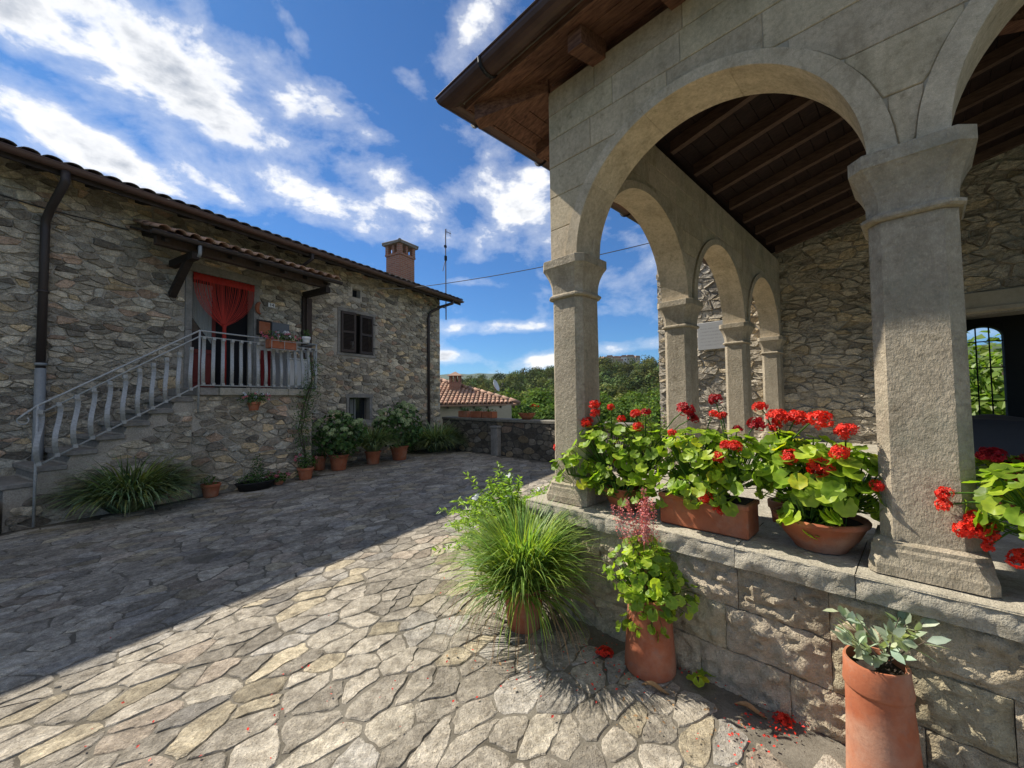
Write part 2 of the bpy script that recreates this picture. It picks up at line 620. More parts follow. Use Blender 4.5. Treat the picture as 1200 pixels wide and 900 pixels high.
def smooth_by_angle(o, ang=35):
    me = o.data
    me.polygons.foreach_set('use_smooth', [True] * len(me.polygons))
    bm = bmesh.new()
    bm.from_mesh(me)
    for e in bm.edges:
        if len(e.link_faces) == 2 and e.calc_face_angle(0) > rad(ang):
            e.smooth = False
    bm.to_mesh(me)
    bm.free()


def tag(o, label, cat, group=None, kind=None):
    if label:
        o['label'] = label
    if cat:
        o['category'] = cat
    if group:
        o['group'] = group
    if kind:
        o['kind'] = kind
    return o


def thing(name, label, cat, loc=(0, 0, 0), rz=0.0, group=None):
    o = bpy.data.objects.new(name, None)
    o.empty_display_size = .1
    C.objects.link(o)
    o.location = loc
    o.rotation_euler = (0, 0, rz)
    return tag(o, label, cat, group)


def share(name, me, parent, M):
    o = bpy.data.objects.new(name, me)
    C.objects.link(o)
    o.parent = parent
    o.matrix_basis = M
    return o


# ---- frames: house (u along the facade, y into the wall) and loggia (a along the front, b in depth)
HN, HD = Vector((-.867, .498, 0)), Vector((.498, .867, 0))
HC = 9.2
HOUSE_LOC = HN * HC
HOUSE_RZ = math.atan2(HD.y, HD.x)
HM = Matrix.Translation(HOUSE_LOC) @ Matrix.Rotation(HOUSE_RZ, 4, 'Z')
LA, LB = Vector((.699, -.715, 0)), Vector((.715, .699, 0))
LOGGIA_LOC = Vector((.526, 3.26, 0))
LOGGIA_RZ = math.atan2(LA.y, LA.x)
LM = Matrix.Translation(LOGGIA_LOC) @ Matrix.Rotation(LOGGIA_RZ, 4, 'Z')


def gnd(px, py, z=0.0):
    r = ray(px, py)
    t = (z - EYE) / r.z
    return Vector((r.x * t, r.y * t, z))


def on_loggia(px, py, b):
    """pixel -> loggia coordinates on the upright plane b = const"""
    r = ray(px, py)
    n = LB
    t = (n.dot(LOGGIA_LOC) + b) / n.dot(r)
    p = Vector((0, 0, EYE)) + r * t
    return LM.inverted() @ p


def project(p):
    z = p[2] - EYE
    d = p[1] * math.cos(PITCH) + z * math.sin(PITCH)
    if d < .1:
        return None
    v = -p[1] * math.sin(PITCH) + z * math.cos(PITCH)
    return (600 + F_PX * p[0] / d, 450 - F_PX * v / d, d)


# ------------------------------------------------------------------ irregular stones
def clip(poly, nx, ny, d):
    """keep nx*x + ny*y <= d"""
    out = []
    n = len(poly)
    for i in range(n):
        p, q = poly[i], poly[(i + 1) % n]
        sp, sq = nx * p[0] + ny * p[1] - d, nx * q[0] + ny * q[1] - d
        if sp <= 0:
            out.append(p)
        if (sp < 0 < sq) or (sq < 0 < sp):
            t = sp / (sp - sq)
            out.append((p[0] + (q[0] - p[0]) * t, p[1] + (q[1] - p[1]) * t))
    return out


def stone_cells(x0, x1, y0, y1, sx, sy, joint, rng, drop=.14, jit=.36, keep=None, inset=True):
    k = sx / sy
    rows = []
    ny = max(1, int(round((y1 - y0) / sy)))
    for i in range(-1, ny + 1):
        row = []
        off = rng.uniform(0, sx)
        nx = int((x1 - x0) / sx) + 3
        for j in range(nx):
            if rng.random() < drop:
                continue
            x = x0 - 1.5 * sx + off + j * sx + rng.uniform(-jit, jit) * sx
            y = y0 + (i + .5) * sy + rng.uniform(-jit, jit) * sy
            row.append((x, y))
        rows.append(row)
    cells = []
    for i, row in enumerate(rows):
        near = [p for r in rows[max(0, i - 3):i + 4] for p in r]
        near.sort()
        xs = [p[0] for p in near]
        import bisect
        for (x, y) in row:
            if not (x0 <= x <= x1 and y0 <= y <= y1):
                continue
            if keep and not keep(x, y):
                continue
            jn = joint * rng.uniform(.35, 2.2)
            poly = [(-1.7 * sx, -1.7 * sx), (1.7 * sx, -1.7 * sx), (1.7 * sx, 1.7 * sx), (-1.7 * sx, 1.7 * sx)]
            lo = bisect.bisect_left(xs, x - 2.6 * sx)
            hi = bisect.bisect_right(xs, x + 2.6 * sx)
            for q in near[lo:hi]:
                dx, dy = q[0] - x, (q[1] - y) * k
                L = math.hypot(dx, dy)
                if L < 1e-6:
                    continue
                poly = clip(poly, dx / L, dy / L, L / 2 - jn / 2)
                if len(poly) < 3:
                    break
            if len(poly) < 3:
                continue
            poly = [(x + a, y + b / k) for a, b in poly]
            if inset:
                for (nx_, ny_, d) in ((-1, 0, -x0), (1, 0, x1), (0, -1, -y0), (0, 1, y1)):
                    poly = clip(poly, nx_, ny_, d)
                    if len(poly) < 3:
                        break
                if len(poly) < 3:
                    continue
            cells.append(poly)
    return cells


def area(poly):
    return .5 * abs(sum(p[0] * q[1] - q[0] * p[1] for p, q in zip(poly, poly[1:] + poly[:1])))


def rounded(poly, t=.22):
    # drop tiny edges then cut the corners
    pts = []
    n = len(poly)
    per = sum(math.dist(poly[i], poly[(i + 1) % n]) for i in range(n))
    for i in range(n):
        if math.dist(poly[i], poly[i - 1]) > per * .035:
            pts.append(poly[i])
    if len(pts) < 3:
        return poly
    out = []
    n = len(pts)
    for i in range(n):
        a, b, c = pts[i - 1], pts[i], pts[(i + 1) % n]
        out.append((b[0] + (a[0] - b[0]) * t, b[1] + (a[1] - b[1]) * t))
        out.append((b[0] + (c[0] - b[0]) * t, b[1] + (c[1] - b[1]) * t))
    return out


def ragged(poly, rng, amt):
    out = []
    n = len(poly)
    for i in range(n):
        a, b = poly[i], poly[(i + 1) % n]
        L = math.dist(a, b)
        out.append((a[0] + rng.uniform(-amt, amt) * .5, a[1] + rng.uniform(-amt, amt) * .5))
        k = int(L / .055)
        for j in range(k):
            t = (j + 1) / (k + 1)
            m = min(amt, L * .10)
            out.append((a[0] + (b[0] - a[0]) * t + rng.uniform(-m, m), a[1] + (b[1] - a[1]) * t + rng.uniform(-m, m)))
    return out


def stone_geo(poly, h, rng, bev=.12, sink=.03, rough=.004, babs=.007):
    n = len(poly)
    cx = sum(p[0] for p in poly) / n
    cy = sum(p[1] for p in poly) / n
    rr0 = sum(math.hypot(p[0] - cx, p[1] - cy) for p in poly) / n
    tx, ty = rng.uniform(-1, 1) * rough * 3, rng.uniform(-1, 1) * rough * 3
    vs_, fs = [], []
    for (s, hh) in ((1.02, -sink), (1.0, h * .30), (1 - min(bev, babs / max(rr0, .01)), h)):
        for p in poly:
            dx, dy = p[0] - cx, p[1] - cy
            z = hh
            if hh > 0:
                z += (dx * tx + dy * ty) + rng.uniform(-rough, rough) * (1 if s < 1 else .5)
            vs_.append((cx + dx * s, cy + dy * s, z))
    for r in range(2):
        for i in range(n):
            j = (i + 1) % n
            fs.append((r * n + i, r * n + j, (r + 1) * n + j, (r + 1) * n + i))
    vs_.append((cx, cy, h + rng.uniform(-rough, rough)))
    for i in range(n):
        fs.append((2 * n + i, 2 * n + (i + 1) % n, 3 * n))
    return (cx, cy), vs_, fs


def stone_field(name, stuffname, cells, parent, mat, mp, wmp, rng, h=(.008, .02), tints=None, limit=290, bev=.12, rough=.004, sink=.03, tround=.22, rag=.0):
    """cells in a plane; mp(x, y, height) -> parent space; wmp -> world. Largest in view become objects, the rest one part."""
    items = []
    for poly in cells:
        if area(poly) < .0012:
            continue
        poly = rounded(poly, tround)
        n = len(poly)
        c = (sum(p[0] for p in poly) / n, sum(p[1] for p in poly) / n)
        pj = [project(wmp(p[0], p[1], 0)) for p in poly]
        sz = 0
        if all(pj):
            q = [(a[0], a[1]) for a in pj]
            m = project(wmp(c[0], c[1], 0))
            if -20 < m[0] < 1220 and -20 < m[1] < 920:
                sz = area(q)
        items.append((sz, poly, c))
    items.sort(key=lambda t: -t[0])
    rest = MB()
    for k, (sz, poly, c) in enumerate(items):
        col = tints(rng, c) if tints else (1, 1, 1)
        hh = rng.uniform(*h)
        if rag and sz > 120:
            poly = ragged(poly, rng, rag)
        _, vs_, fs = stone_geo(poly, hh, rng, bev, sink, rough)
        vv = [mp(*q) for q in vs_]
        if k < limit and sz > 30:
            mb = MB()
            mb.add(vv, fs, col)
            o = mp(c[0], c[1], 0)
            mb.build(name, mat, parent, smooth=False, loc=o)
        else:
            rest.add(vv, fs, col)
    if rest.v:
        o = rest.build(stuffname, mat, parent, smooth=False)
        o['kind'] = 'stuff'

# ================================================================== THE SETTING
rng = random.Random(7)

# ---- terrain that falls away behind the parapet and rises to wooded hills
RIDGE = [(-.60, .040), (-.20, .048), (-.13, .055), (-.06, .060), (0, .067), (.05, .077), (.09, .082), (.17, .088), (.25, .090), (.36, .095), (.6, .10), (1.4, .10)]


def ridge_elev(t):
    for (a, b), (c, d) in zip(RIDGE, RIDGE[1:]):
        if a <= t <= c:
            return b + (d - b) * (t - a) / (c - a)
    return RIDGE[0][1] if t < RIDGE[0][0] else RIDGE[-1][1]


def terrain_z(x, y):
    b = (Vector((x, y, 0)) - LOGGIA_LOC).dot(LB)
    r = math.hypot(x, y)
    if b < 5.6:
        return -.6
    t = x / max(y, 1.0)
    if y < 1:
        t = 1.4
    top = 470 * ridge_elev(t) - 11
    k = b - 5.6
    low = -min(16.0, 1.2 + k * .45)
    s = min(1.0, max(0.0, (r - 90) / 380.0))
    s = s * s * (3 - 2 * s)
    z = low + (top - low) * s
    if r > 470:
        z = top - (r - 470) * .05
    z += 5 * noise.noise(Vector((x * .012, y * .012, 3))) * min(1, max(0, (r - 60) / 100))
    return z


def build_terrain():
    ring = [2, 4, 6, 8, 10, 12, 14, 17, 20, 25, 30, 40, 50, 65, 80, 100, 125, 150, 180, 210, 240, 280, 320, 360, 400, 440, 470, 520, 600, 800, 1200, 2500, 4600]
    nseg = 120
    mb = MB()
    vs_, fs = [(0, 0, -.6)], []
    for r in ring:
        for k in range(nseg):
            a = 2 * PI * k / nseg
            x, y = r * math.sin(a), r * math.cos(a)
            vs_.append((x, y, max(terrain_z(x, y), -60)))
    for k in range(nseg):
        fs.append((0, 1 + (k + 1) % nseg, 1 + k))
    for i in range(len(ring) - 1):
        for k in range(nseg):
            a, b = 1 + i * nseg + k, 1 + i * nseg + (k + 1) % nseg
            fs.append((a, b, b + nseg, a + nseg))
    mb.add(vs_, fs)
    o = mb.build('terrain', 'terrain', smooth=True)
    o['kind'] = 'structure'
    # blue mountains far behind
    mb = MB()
    vs_, fs = [], []
    n = 90
    for k in range(n + 1):
        t = -.9 + 2.3 * k / n
        y = 3300.0
        hgt = 3300 * (.066 + .012 * noise.noise(Vector((t * 6, 1, 0))) + .006 * noise.noise(Vector((t * 22, 2, 0))))
        for (dy, zz) in ((-900, -60), (-350, hgt * .55), (0, hgt), (500, hgt * .5), (1200, -60)):
            vs_.append((t * (y + dy * .2), y + dy, zz))
    for k in range(n):
        for i in range(4):
            a = k * 5 + i
            fs.append((a, a + 5, a + 6, a + 1))
    mb.add(vs_, fs)
    o = mb.build('mountains', 'mountain', smooth=True)
    o['kind'] = 'structure'


build_terrain()

# ---- piazza
PAVE_B = 5.34
mb = MB()
mb.box(-18, 9, -9, PAVE_B, -.58, 0, LM)
piazza = mb.build('piazza', 'mortar_ground')
piazza['kind'] = 'structure'


def pave_keep(x, y):
    wx, wy = .6 * x - .8 * y, .8 * x + .6 * y
    if wy < .75 or abs(wx) > 1.45 * wy + 1.0:
        return False
    w = Vector((wx, wy, 0))
    c = w.dot(HN)
    u = w.dot(HD)
    if c > 9.1 or (c > 7.95 and .9 < u < 5.6):
        return False
    q = w - LOGGIA_LOC
    a, b = q.dot(LA), q.dot(LB)
    if a > -.42 and b > -.42:
        return False
    if b > 5.0:
        return False
    # worn patch of plain mortar in front of the loggia
    n = noise.noise(Vector((wx * 1.1, wy * 1.1, 5)))
    d = math.hypot((wx - .35) / 1.0, (wy - 1.75) / .75)
    return n > -.72


def pave_tint(r, c):
    k = r.random()
    v = r.uniform(.66, 1.20)
    if k < .12:
        return (v * 1.07, v * 1.02, v * .88)
    if k < .26:
        return (v * .93, v * .95, v * .99)
    if k < .33:
        return (v * 1.04, v * .97, v * .92)
    if k < .40:
        return (v * 1.2, v * 1.19, v * 1.15)
    return (v, v * .99, v * .97)


cells = stone_cells(-4, 11.5, -3.2, 10.5, .215, .135, .011, rng, drop=.24, jit=.52, keep=pave_keep, inset=False)
stone_field('paving_stone', 'paving_stones', cells, piazza, 'paving',
            lambda x, y, h: (.6 * x - .8 * y, .8 * x + .6 * y, h), lambda x, y, h: (.6 * x - .8 * y, .8 * x + .6 * y, h),
            rng, h=(.003, .0085), tints=pave_tint, limit=298, bev=.06, rough=.0012, tround=.12, rag=.012)

# ================================================================== LEFT STONE HOUSE
house = thing('stone_house', 'long grey rubble stone house with a curtained balcony door and outside stairs', 'house', HOUSE_LOC, HOUSE_RZ)
HU0, HU1, HZ1 = -7.0, 10.94, 5.28
# openings: u0, u1, z0, z1, reveal depth
OPEN = {'door': (3.60, 4.72, 1.90, 4.17), 'window': (6.90, 7.98, 2.92, 4.03), 'low_window': (7.18, 7.86, 1.10, 1.71), 'vent': (7.27, 7.55, 4.48, 4.72)}


def holed_wall(mb, x0, x1, z0, z1, holes, y=0.0, depth=.22):
    xs = sorted({x0, x1, *[h[0] for h in holes], *[h[1] for h in holes]})
    zs = sorted({z0, z1, *[h[2] for h in holes], *[h[3] for h in holes]})
    for i in range(len(xs) - 1):
        for j in range(len(zs) - 1):
            mx, mz = (xs[i] + xs[i + 1]) / 2, (zs[j] + zs[j + 1]) / 2
            if any(h[0] < mx < h[1] and h[2] < mz < h[3] for h in holes):
                continue
            mb.add([(xs[i], y, zs[j]), (xs[i + 1], y, zs[j]), (xs[i + 1], y, zs[j + 1]), (xs[i], y, zs[j + 1])], [(0, 1, 2, 3)])
    for (a, b, c, d) in holes:
        e = y + depth
        mb.add([(a, y, c), (a, e, c), (a, e, d), (a, y, d)], [(0, 1, 2, 3)])
        mb.add([(b, y, c), (b, e, c), (b, e, d), (b, y, d)], [(3, 2, 1, 0)])
        mb.add([(a, y, c), (b, y, c), (b, e, c), (a, e, c)], [(0, 1, 2, 3)])
        mb.add([(a, y, d), (b, y, d), (b, e, d), (a, e, d)], [(3, 2, 1, 0)])
        mb.add([(a - .3, e + .5, c - .3), (b + .3, e + .5, c - .3), (b + .3, e + .5, d + .3), (a - .3, e + .5, d + .3)], [(0, 1, 2, 3)])


mb = MB()
holed_wall(mb, HU0, HU1, -.3, HZ1, list(OPEN.values()))
RY = 3.6                       # ridge depth
RP = .34                       # roof pitch
mb.add([(HU1, 0, -.3), (HU1, 2 * RY, -.3), (HU1, 2 * RY, HZ1), (HU1, RY, HZ1 + RY * RP - .02), (HU1, 0, HZ1)], [(0, 1, 2, 3, 4)])
mb.add([(HU0, 0, -.3), (HU0, 2 * RY, -.3), (HU0, 2 * RY, HZ1), (HU0, RY, HZ1 + RY * RP - .02), (HU0, 0, HZ1)], [(4, 3, 2, 1, 0)])
mb.add([(HU0, 2 * RY, -.3), (HU1, 2 * RY, -.3), (HU1, 2 * RY, HZ1), (HU0, 2 * RY, HZ1)], [(3, 2, 1, 0)])
hwall = mb.build('wall', 'mortar_wall', house)
FR = {'door': .11, 'window': .085, 'low_window': .09, 'vent': .04}


def in_open(x, z, pad=0.0):
    for k, (a, b, c, d) in OPEN.items():
        p = FR[k] + pad
        if a - p < x < b + p and c - (p if k != 'door' else 0) < z < d + p:
            return True
    return False


def wall_keep(x, z):
    if in_open(x, z, .03):
        return False
    if 3.0 < x < 5.4 and z < 1.75:
        return False
    return True


def rubble_tint(r, c):
    k = r.random()
    v = r.uniform(.55, 1.12)
    if k < .08:
        return (v * 1.38, v * 1.20, v * .92)
    if k < .15:
        return (v * 1.02, v * .82, v * .72)
    if k < .33:
        return (v * .58, v * .57, v * .56)
    if k < .48:
        return (v * .92, v * .95, v * .96)
    if k < .57:
        return (v * 1.32, v * 1.29, v * 1.20)
    return (v, v * .98, v * .93)


hm3 = HM.copy()


def wall_mp(x, z, h):
    return (x, -h, z)


def wall_w(x, z, h):
    return hm3 @ Vector((x, -h, z))


def trimmed(cells):
    out = []
    for p in cells:
        cx = sum(q[0] for q in p) / len(p)
        cz = sum(q[1] for q in p) / len(p)
        for k, (a, b, c, d) in OPEN.items():
            f = FR[k] + .012
            lo, hi, zb, zt = a - f, b + f, c - (f if k != 'door' else 0), d + f
            if min(q[0] for q in p) < hi and max(q[0] for q in p) > lo and min(q[1] for q in p) < zt and max(q[1] for q in p) > zb:
                if cx <= lo:
                    p = clip(p, 1, 0, lo)
                elif cx >= hi:
                    p = clip(p, -1, 0, -hi)
                elif cz <= zb:
                    p = clip(p, 0, 1, zb)
                elif cz >= zt:
                    p = clip(p, 0, -1, -zt)
                else:
                    p = []
                if len(p) < 3:
                    break
        if len(p) >= 3:
            out.append(p)
    return out


cells = trimmed(stone_cells(-1.0, HU1 - .02, 0.0, 5.24, .185, .082, .016, rng, drop=.28, jit=.54, keep=wall_keep))
stone_field('stone', 'stones', cells, hwall, 'rubble', wall_mp, wall_w, rng, h=(.008, .042), tints=rubble_tint, limit=298, bev=.14, rough=.009, tround=.11, rag=.009)

# ---- door: stone jambs, lintel, half-open leaves
d0, d1, dz0, dz1 = OPEN['door']
mb = MB()
mb.box(d0, d1, .24, .26, dz0, dz1)
door = mb.build('door', 'dark_room', house)
for (x0, x1, z0, z1) in ((d0 - .115, d0 - .002, dz0, 3.02), (d0 - .115, d0 - .002, 3.025, dz1), (d1 + .002, d1 + .115, dz0, 2.9), (d1 + .002, d1 + .115, 2.905, dz1), (d0 - .16, d1 + .16, dz1 + .003, dz1 + .17)):
    mb = MB()
    mb.cbox(x0, x1, -.03, .12, z0, z1, .006)
    mb.build('jamb_stone', 'slabstone', door)
mb = MB()
for (x0, x1, z0, z1) in ((d0 + .01, d0 + .05, dz0 + .02, dz1 - .02), (d0 + .40, d0 + .46, dz0 + .02, dz1 - .02), (d0 + .05, d0 + .40, dz0 + .02, dz0 + .10), (d0 + .05, d0 + .40, 2.60, 2.68), (d0 + .05, d0 + .40, dz1 - .09, dz1 - .02)):
    mb.box(x0, x1, .12, .16, z0, z1)
leaf = mb.build('leaf_frame', 'door_red', door)
mb = MB()
mb.cbox(d0 + .055, d0 + .395, .132, .15, dz0 + .105, 2.595, .01)
mb.build('leaf_panel', 'door_red', door)
mb = MB()
mb.box(d0 + .052, d0 + .398, .138, .142, 2.685, dz1 - .095)
mb.build('glass_pane', 'window_glass', door)
# lace behind the pane: gathered ripple
mb = MB()
vs_, fs = [], []
for i in range(41):
    x = d0 + .055 + .34 * i / 40
    y = .128 + .006 * math.sin(i * 1.9)
    sag = 2.72 + .75 * abs(i / 40 - 1.0) ** 1.6
    vs_ += [(x, y, 3.3 - .5 * (i / 40)), (x, y, 4.0)]
for i in range(40):
    fs.append((2 * i, 2 * i + 2, 2 * i + 3, 2 * i + 1))
mb.add(vs_, fs)
mb.build('lace_curtain', 'lace', door)

# ---- red thread curtain hanging in the doorway (a thing of its own)
curt = thing('door_curtain', 'red thread curtain knotted in the middle, hanging in the balcony doorway', 'curtain', HM @ Vector((4.16, -.05, 1.93)), HOUSE_RZ)
mb = MB()
vs_, fs = [], []
NB = 60
for i in range(NB + 1):
    x = -.57 + 1.12 * i / NB
    y = .012 * math.sin(i * 2.1)
    vs_ += [(x, y - .02, 2.08), (x, y - .025, 2.22), (x, y + .01, 2.225)]
for i in range(NB):
    a = 3 * i
    fs += [(a, a + 3, a + 4, a + 1), (a + 1, a + 4, a + 5, a + 2)]
mb.add(vs_, fs)
mb.build('hem_band', 'curtain_red', curt, smooth=True)
mb = MB()
r2 = random.Random(3)
for i in range(54):
    s = i / 53
    x0 = -.56 + 1.10 * s
    kz = 1.24 + r2.uniform(-.02, .02)
    kx = -.03 + (s - .5) * .05
    y0 = r2.uniform(-.03, .02)
    pts = []
    ext = abs(x0 + .03) / .55
    for k in range(8):
        t = k / 7
        x = x0 + (kx - x0) * (t ** (1.0 + 1.6 * ext))
        z = 2.1 + (kz - 2.1) * t
        if k == 7:
            z = kz
        pts.append((x, y0 * (1 - t) - .02, z))
    w = .0045
    vs_, fs = [], []
    for (x, y, z) in pts:
        vs_ += [(x - w, y, z), (x + w, y, z)]
    for k in range(7):
        fs.append((2 * k, 2 * k + 1, 2 * k + 3, 2 * k + 2))
    mb.add(vs_, fs)
o = mb.build('threads', 'curtain_red', curt)
o['kind'] = 'stuff'
mb = MB()
mb.tube([(-.03, -.03, 1.28), (-.03, -.03, 1.20), (-.028, -.03, .8), (-.03, -.028, .4), (-.032, -.03, .02)], [.045, .032, .040, .046, .050], 9)
mb.build('knotted_tail', 'curtain_red', curt, smooth=True)

# ---- window with shutters
w0, w1, wz0, wz1 = OPEN['window']
mb = MB()
mb.box(w0, w1, .19, .21, wz0, wz1)
win = mb.build('window', 'dark_room', house)
for (x0, x1, z0, z1) in ((w0 - .08, w0 - .002, wz0, wz1), (w1 + .002, w1 + .08, wz0, wz1), (w0 - .085, w1 + .085, wz1 + .002, wz1 + .085), (w0 - .1, w1 + .1, wz0 - .08, wz0 - .002)):
    mb = MB()
    mb.cbox(x0, x1, -.028, .1, z0, z1, .006)
    mb.build('frame_stone', 'slabstone', win)


def shutter(w, h):
    mb = MB()
    t = .035
    mb.box(0, .055, -t, 0, 0, h)
    mb.box(w - .055, w, -t, 0, 0, h)
    mb.box(.055, w - .055, -t, 0, 0, .07)
    mb.box(.055, w - .055, -t, 0, h - .07, h)
    mb.box(.055, w - .055, -t, 0, h * .5 - .03, h * .5 + .03)
    z = .085
    while z < h - .09:
        if not (h * .5 - .05 < z < h * .5 + .03):
            mb.box(.055, w - .055, -.02, .02, -.004, .004, Matrix.Translation((0, -t / 2, z)) @ Matrix.Rotation(rad(38), 4, 'X'))
        z += .036
    return mb


sh = shutter(.40, wz1 - wz0 - .02).build('shutter', 'shutter_brown', win)
sh.location = (w0 + .01, -.02, wz0 + .01)
sh.rotation_euler = (0, 0, rad(-14))
sh = shutter(.46, wz1 - wz0 - .02).build('shutter', 'shutter_brown', win)
sh.location = (w1 - .47, -.02, wz0 + .01)
sh.rotation_euler = (0, 0, rad(2))
for z in (wz0 + .2, wz1 - .22):
    mb = MB()
    mb.box(w1 - .02, w1 + .13, -.045, -.03, z - .012, z + .012)
    mb.build('hinge', 'black_iron', win)
# white cloth showing in the dark gap
mb = MB()
mb.lathe([(.001, 3.28), (.05, 3.26), (.07, 3.2), (.05, 3.12), (.06, 3.06), (.001, 3.04)], 10, Matrix.Translation((w0 + .46, .08, 0)))
o = mb.build('white_bow', 'white_paint', win, smooth=True)

# ---- low barred window, vent
l0, l1, lz0, lz1 = OPEN['low_window']
mb = MB()
mb.box(l0, l1, .19, .21, lz0, lz1)
lw = mb.build('window', 'window_glass', house)
for (x0, x1, z0, z1) in ((l0 - .085, l0 - .002, lz0, lz1), (l1 + .002, l1 + .085, lz0, lz1), (l0 - .12, l1 + .12, lz1 + .002, lz1 + .10)):
    mb = MB()
    mb.cbox(x0, x1, -.03, .1, z0, z1, .006)
    mb.build('frame_stone', 'slabstone', lw)
for k in range(5):
    x = l0 + (l1 - l0) * (k + .5) / 5
    mb = MB()
    mb.tube([(x, .06, lz0), (x, .06, lz1)], .009, 6)
    mb.build('bar', 'black_iron', lw)
mb = MB()
for i in range(12):
    mb.box(l0 + .16 + i * .016, l0 + .175 + i * .016, .15 + .01 * (i % 2), .16 + .01 * (i % 2), lz0, lz1 - .04)
mb.build('net_curtain', 'lace', lw)
v0, v1, vz0, vz1 = OPEN['vent']
mb = MB()
mb.box(v0, v1, .16, .18, vz0, vz1)
vent = mb.build('vent', 'dark_room', house)
for (x0, x1, z0, z1) in ((v0 - .16, v0 - .003, vz0 - .02, vz1 + .02), (v0 - .1, v1 + .1, vz1 + .022, vz1 + .09)):
    mb = MB()
    mb.cbox(x0, x1, -.026, .1, z0, z1, .006)
    mb.build('frame_stone', 'rubble', vent)

# ---- roof: deck, rafter tails, gutter, clay tiles
EV = -.62                                     # eave overhang
RU0, RU1 = HU0 - .4, HU1 + .42


ez = lambda y: 5.34 + RP * y                  # top of deck
mb = MB()
for (ya, yb, sgn) in ((EV, RY, 1), (2 * RY - EV, RY, 1)):
    za = ez(ya) if ya < RY else ez(2 * RY - ya)
    zb = ez(RY)
    vs_ = [(RU0, ya, za), (RU1, ya, za), (RU1, yb, zb), (RU0, yb, zb)]
    vs_ += [(x, y, z - .04) for x, y, z in vs_]
    mb.add(vs_, [(0, 1, 2, 3), (7, 6, 5, 4), (0, 4, 5, 1), (1, 5, 6, 2), (2, 6, 7, 3), (3, 7, 4, 0)])
roof = mb.build('roof', 'wood_dark', house)
u = RU0 + .2
while u < RU1:
    mb = MB()
    vs_ = []
    for x in (u, u + .10):
        vs_ += [(x, EV + .02, ez(EV) - .05), (x, EV + .02, ez(EV) - .15), (x, .12, ez(.12) - .19), (x, .12, ez(.12) - .05)]
    mb.add(vs_, [(0, 1, 2, 3), (7, 6, 5, 4), (0, 4, 5, 1), (1, 5, 6, 2)])
    mb.build('rafter_tail', 'wood_dark', roof)
    u += .62
# fascia and half-round gutter
mb = MB()
mb.box(RU0, RU1 - .05, EV - .03, EV - .004, ez(EV) - .17, ez(EV) - .015)
mb.build('fascia', 'wood_dark', roof)


def gutter_mesh(mb, p0, p1, outw, r=.068, n=10, th=.004, mitre=None):
    """half-round channel from p0 to p1, outw = horizontal outward unit vector; p = back top edge"""
    p0, p1, outw = Vector(p0), Vector(p1), Vector(outw)
    vs_, fs = [], []
    dirv = (p1 - p0).normalized()
    for ip, p in enumerate((p0, p1)):
        c = p + outw * r
        for rr in (r, r - th):
            for k in range(n + 1):
                a = PI + PI * k / n
                w_ = c + outw * (math.cos(a) * rr) + Vector((0, 0, math.sin(a) * rr))
                if mitre == ip:
                    w_ += dirv * ((w_ - p).dot(outw) * (1 if ip else -1))
                vs_.append(w_)
    m = n + 1
    for k in range(n):
        fs.append((k, k + 1, 2 * m + k + 1, 2 * m + k))
        fs.append((m + k, 3 * m + k, 3 * m + k + 1, m + k + 1))
    fs.append((0, 2 * m, 3 * m, m))
    fs.append((n, m + n, 3 * m + n, 2 * m + n))
    for o_ in (0, 2 * m):
        for k in range(n):
            fs.append((o_ + k, o_ + m + k, o_ + m + k + 1, o_ + k + 1))
        if not (mitre == 0 and o_ == 0) and not (mitre == 1 and o_):
            fs.append(tuple(range(o_, o_ + m)))
    mb.add(vs_, fs)
    # rolled front lip
    e = outw * (2 * r)
    k_ = dirv * (2 * r)
    mb.tube([p0 + e - (k_ if mitre == 0 else k_ * 0), p1 + e + (k_ if mitre == 1 else k_ * 0)], .010, 6)


mb = MB()
gutter_mesh(mb, (RU0, EV - .032, ez(EV) - .045), (RU1 - .12, EV - .032, ez(EV) - .045), (0, -1, 0), .072)
mb.build('gutter', 'gutter_brown', roof, smooth=False)


def barrel(L, r0, r1, n=7, th=.014, up=True, arch=.8):
    """a curved clay tile lying along +y, from the lower end at y=0"""
    vs_, fs = [], []
    for y, r in ((0, r0), (L, r1)):
        for t in (0, th):
            for k in range(n + 1):
                a = PI * k / n
                vs_.append(((r - t) * math.cos(a), y, (r - t) * math.sin(a) * arch * (1 if up else -1)))
    m = n + 1
    for k in range(n):
        fs += [(k, k + 1, 2 * m + k + 1, 2 * m + k), (m + k, 3 * m + k, 3 * m + k + 1, m + k + 1), (k, m + k, m + k + 1, k + 1), (2 * m + k, 2 * m + k + 1, 3 * m + k + 1, 3 * m + k)]
    fs += [(0, 2 * m, 3 * m, m), (n, m + n, 3 * m + n, 2 * m + n)]
    return vs_, fs


def tile_mesh(name, L, r0, r1, mat, col, up=True, n=7, arch=.8):
    mb = MB()
    a, b = barrel(L, r0, r1, n, .014, up, arch)
    mb.add(a, b, col)
    me_o = mb.build(name, mat, None, smooth=True)
    me = me_o.data
    bpy.data.objects.remove(me_o)
    return me


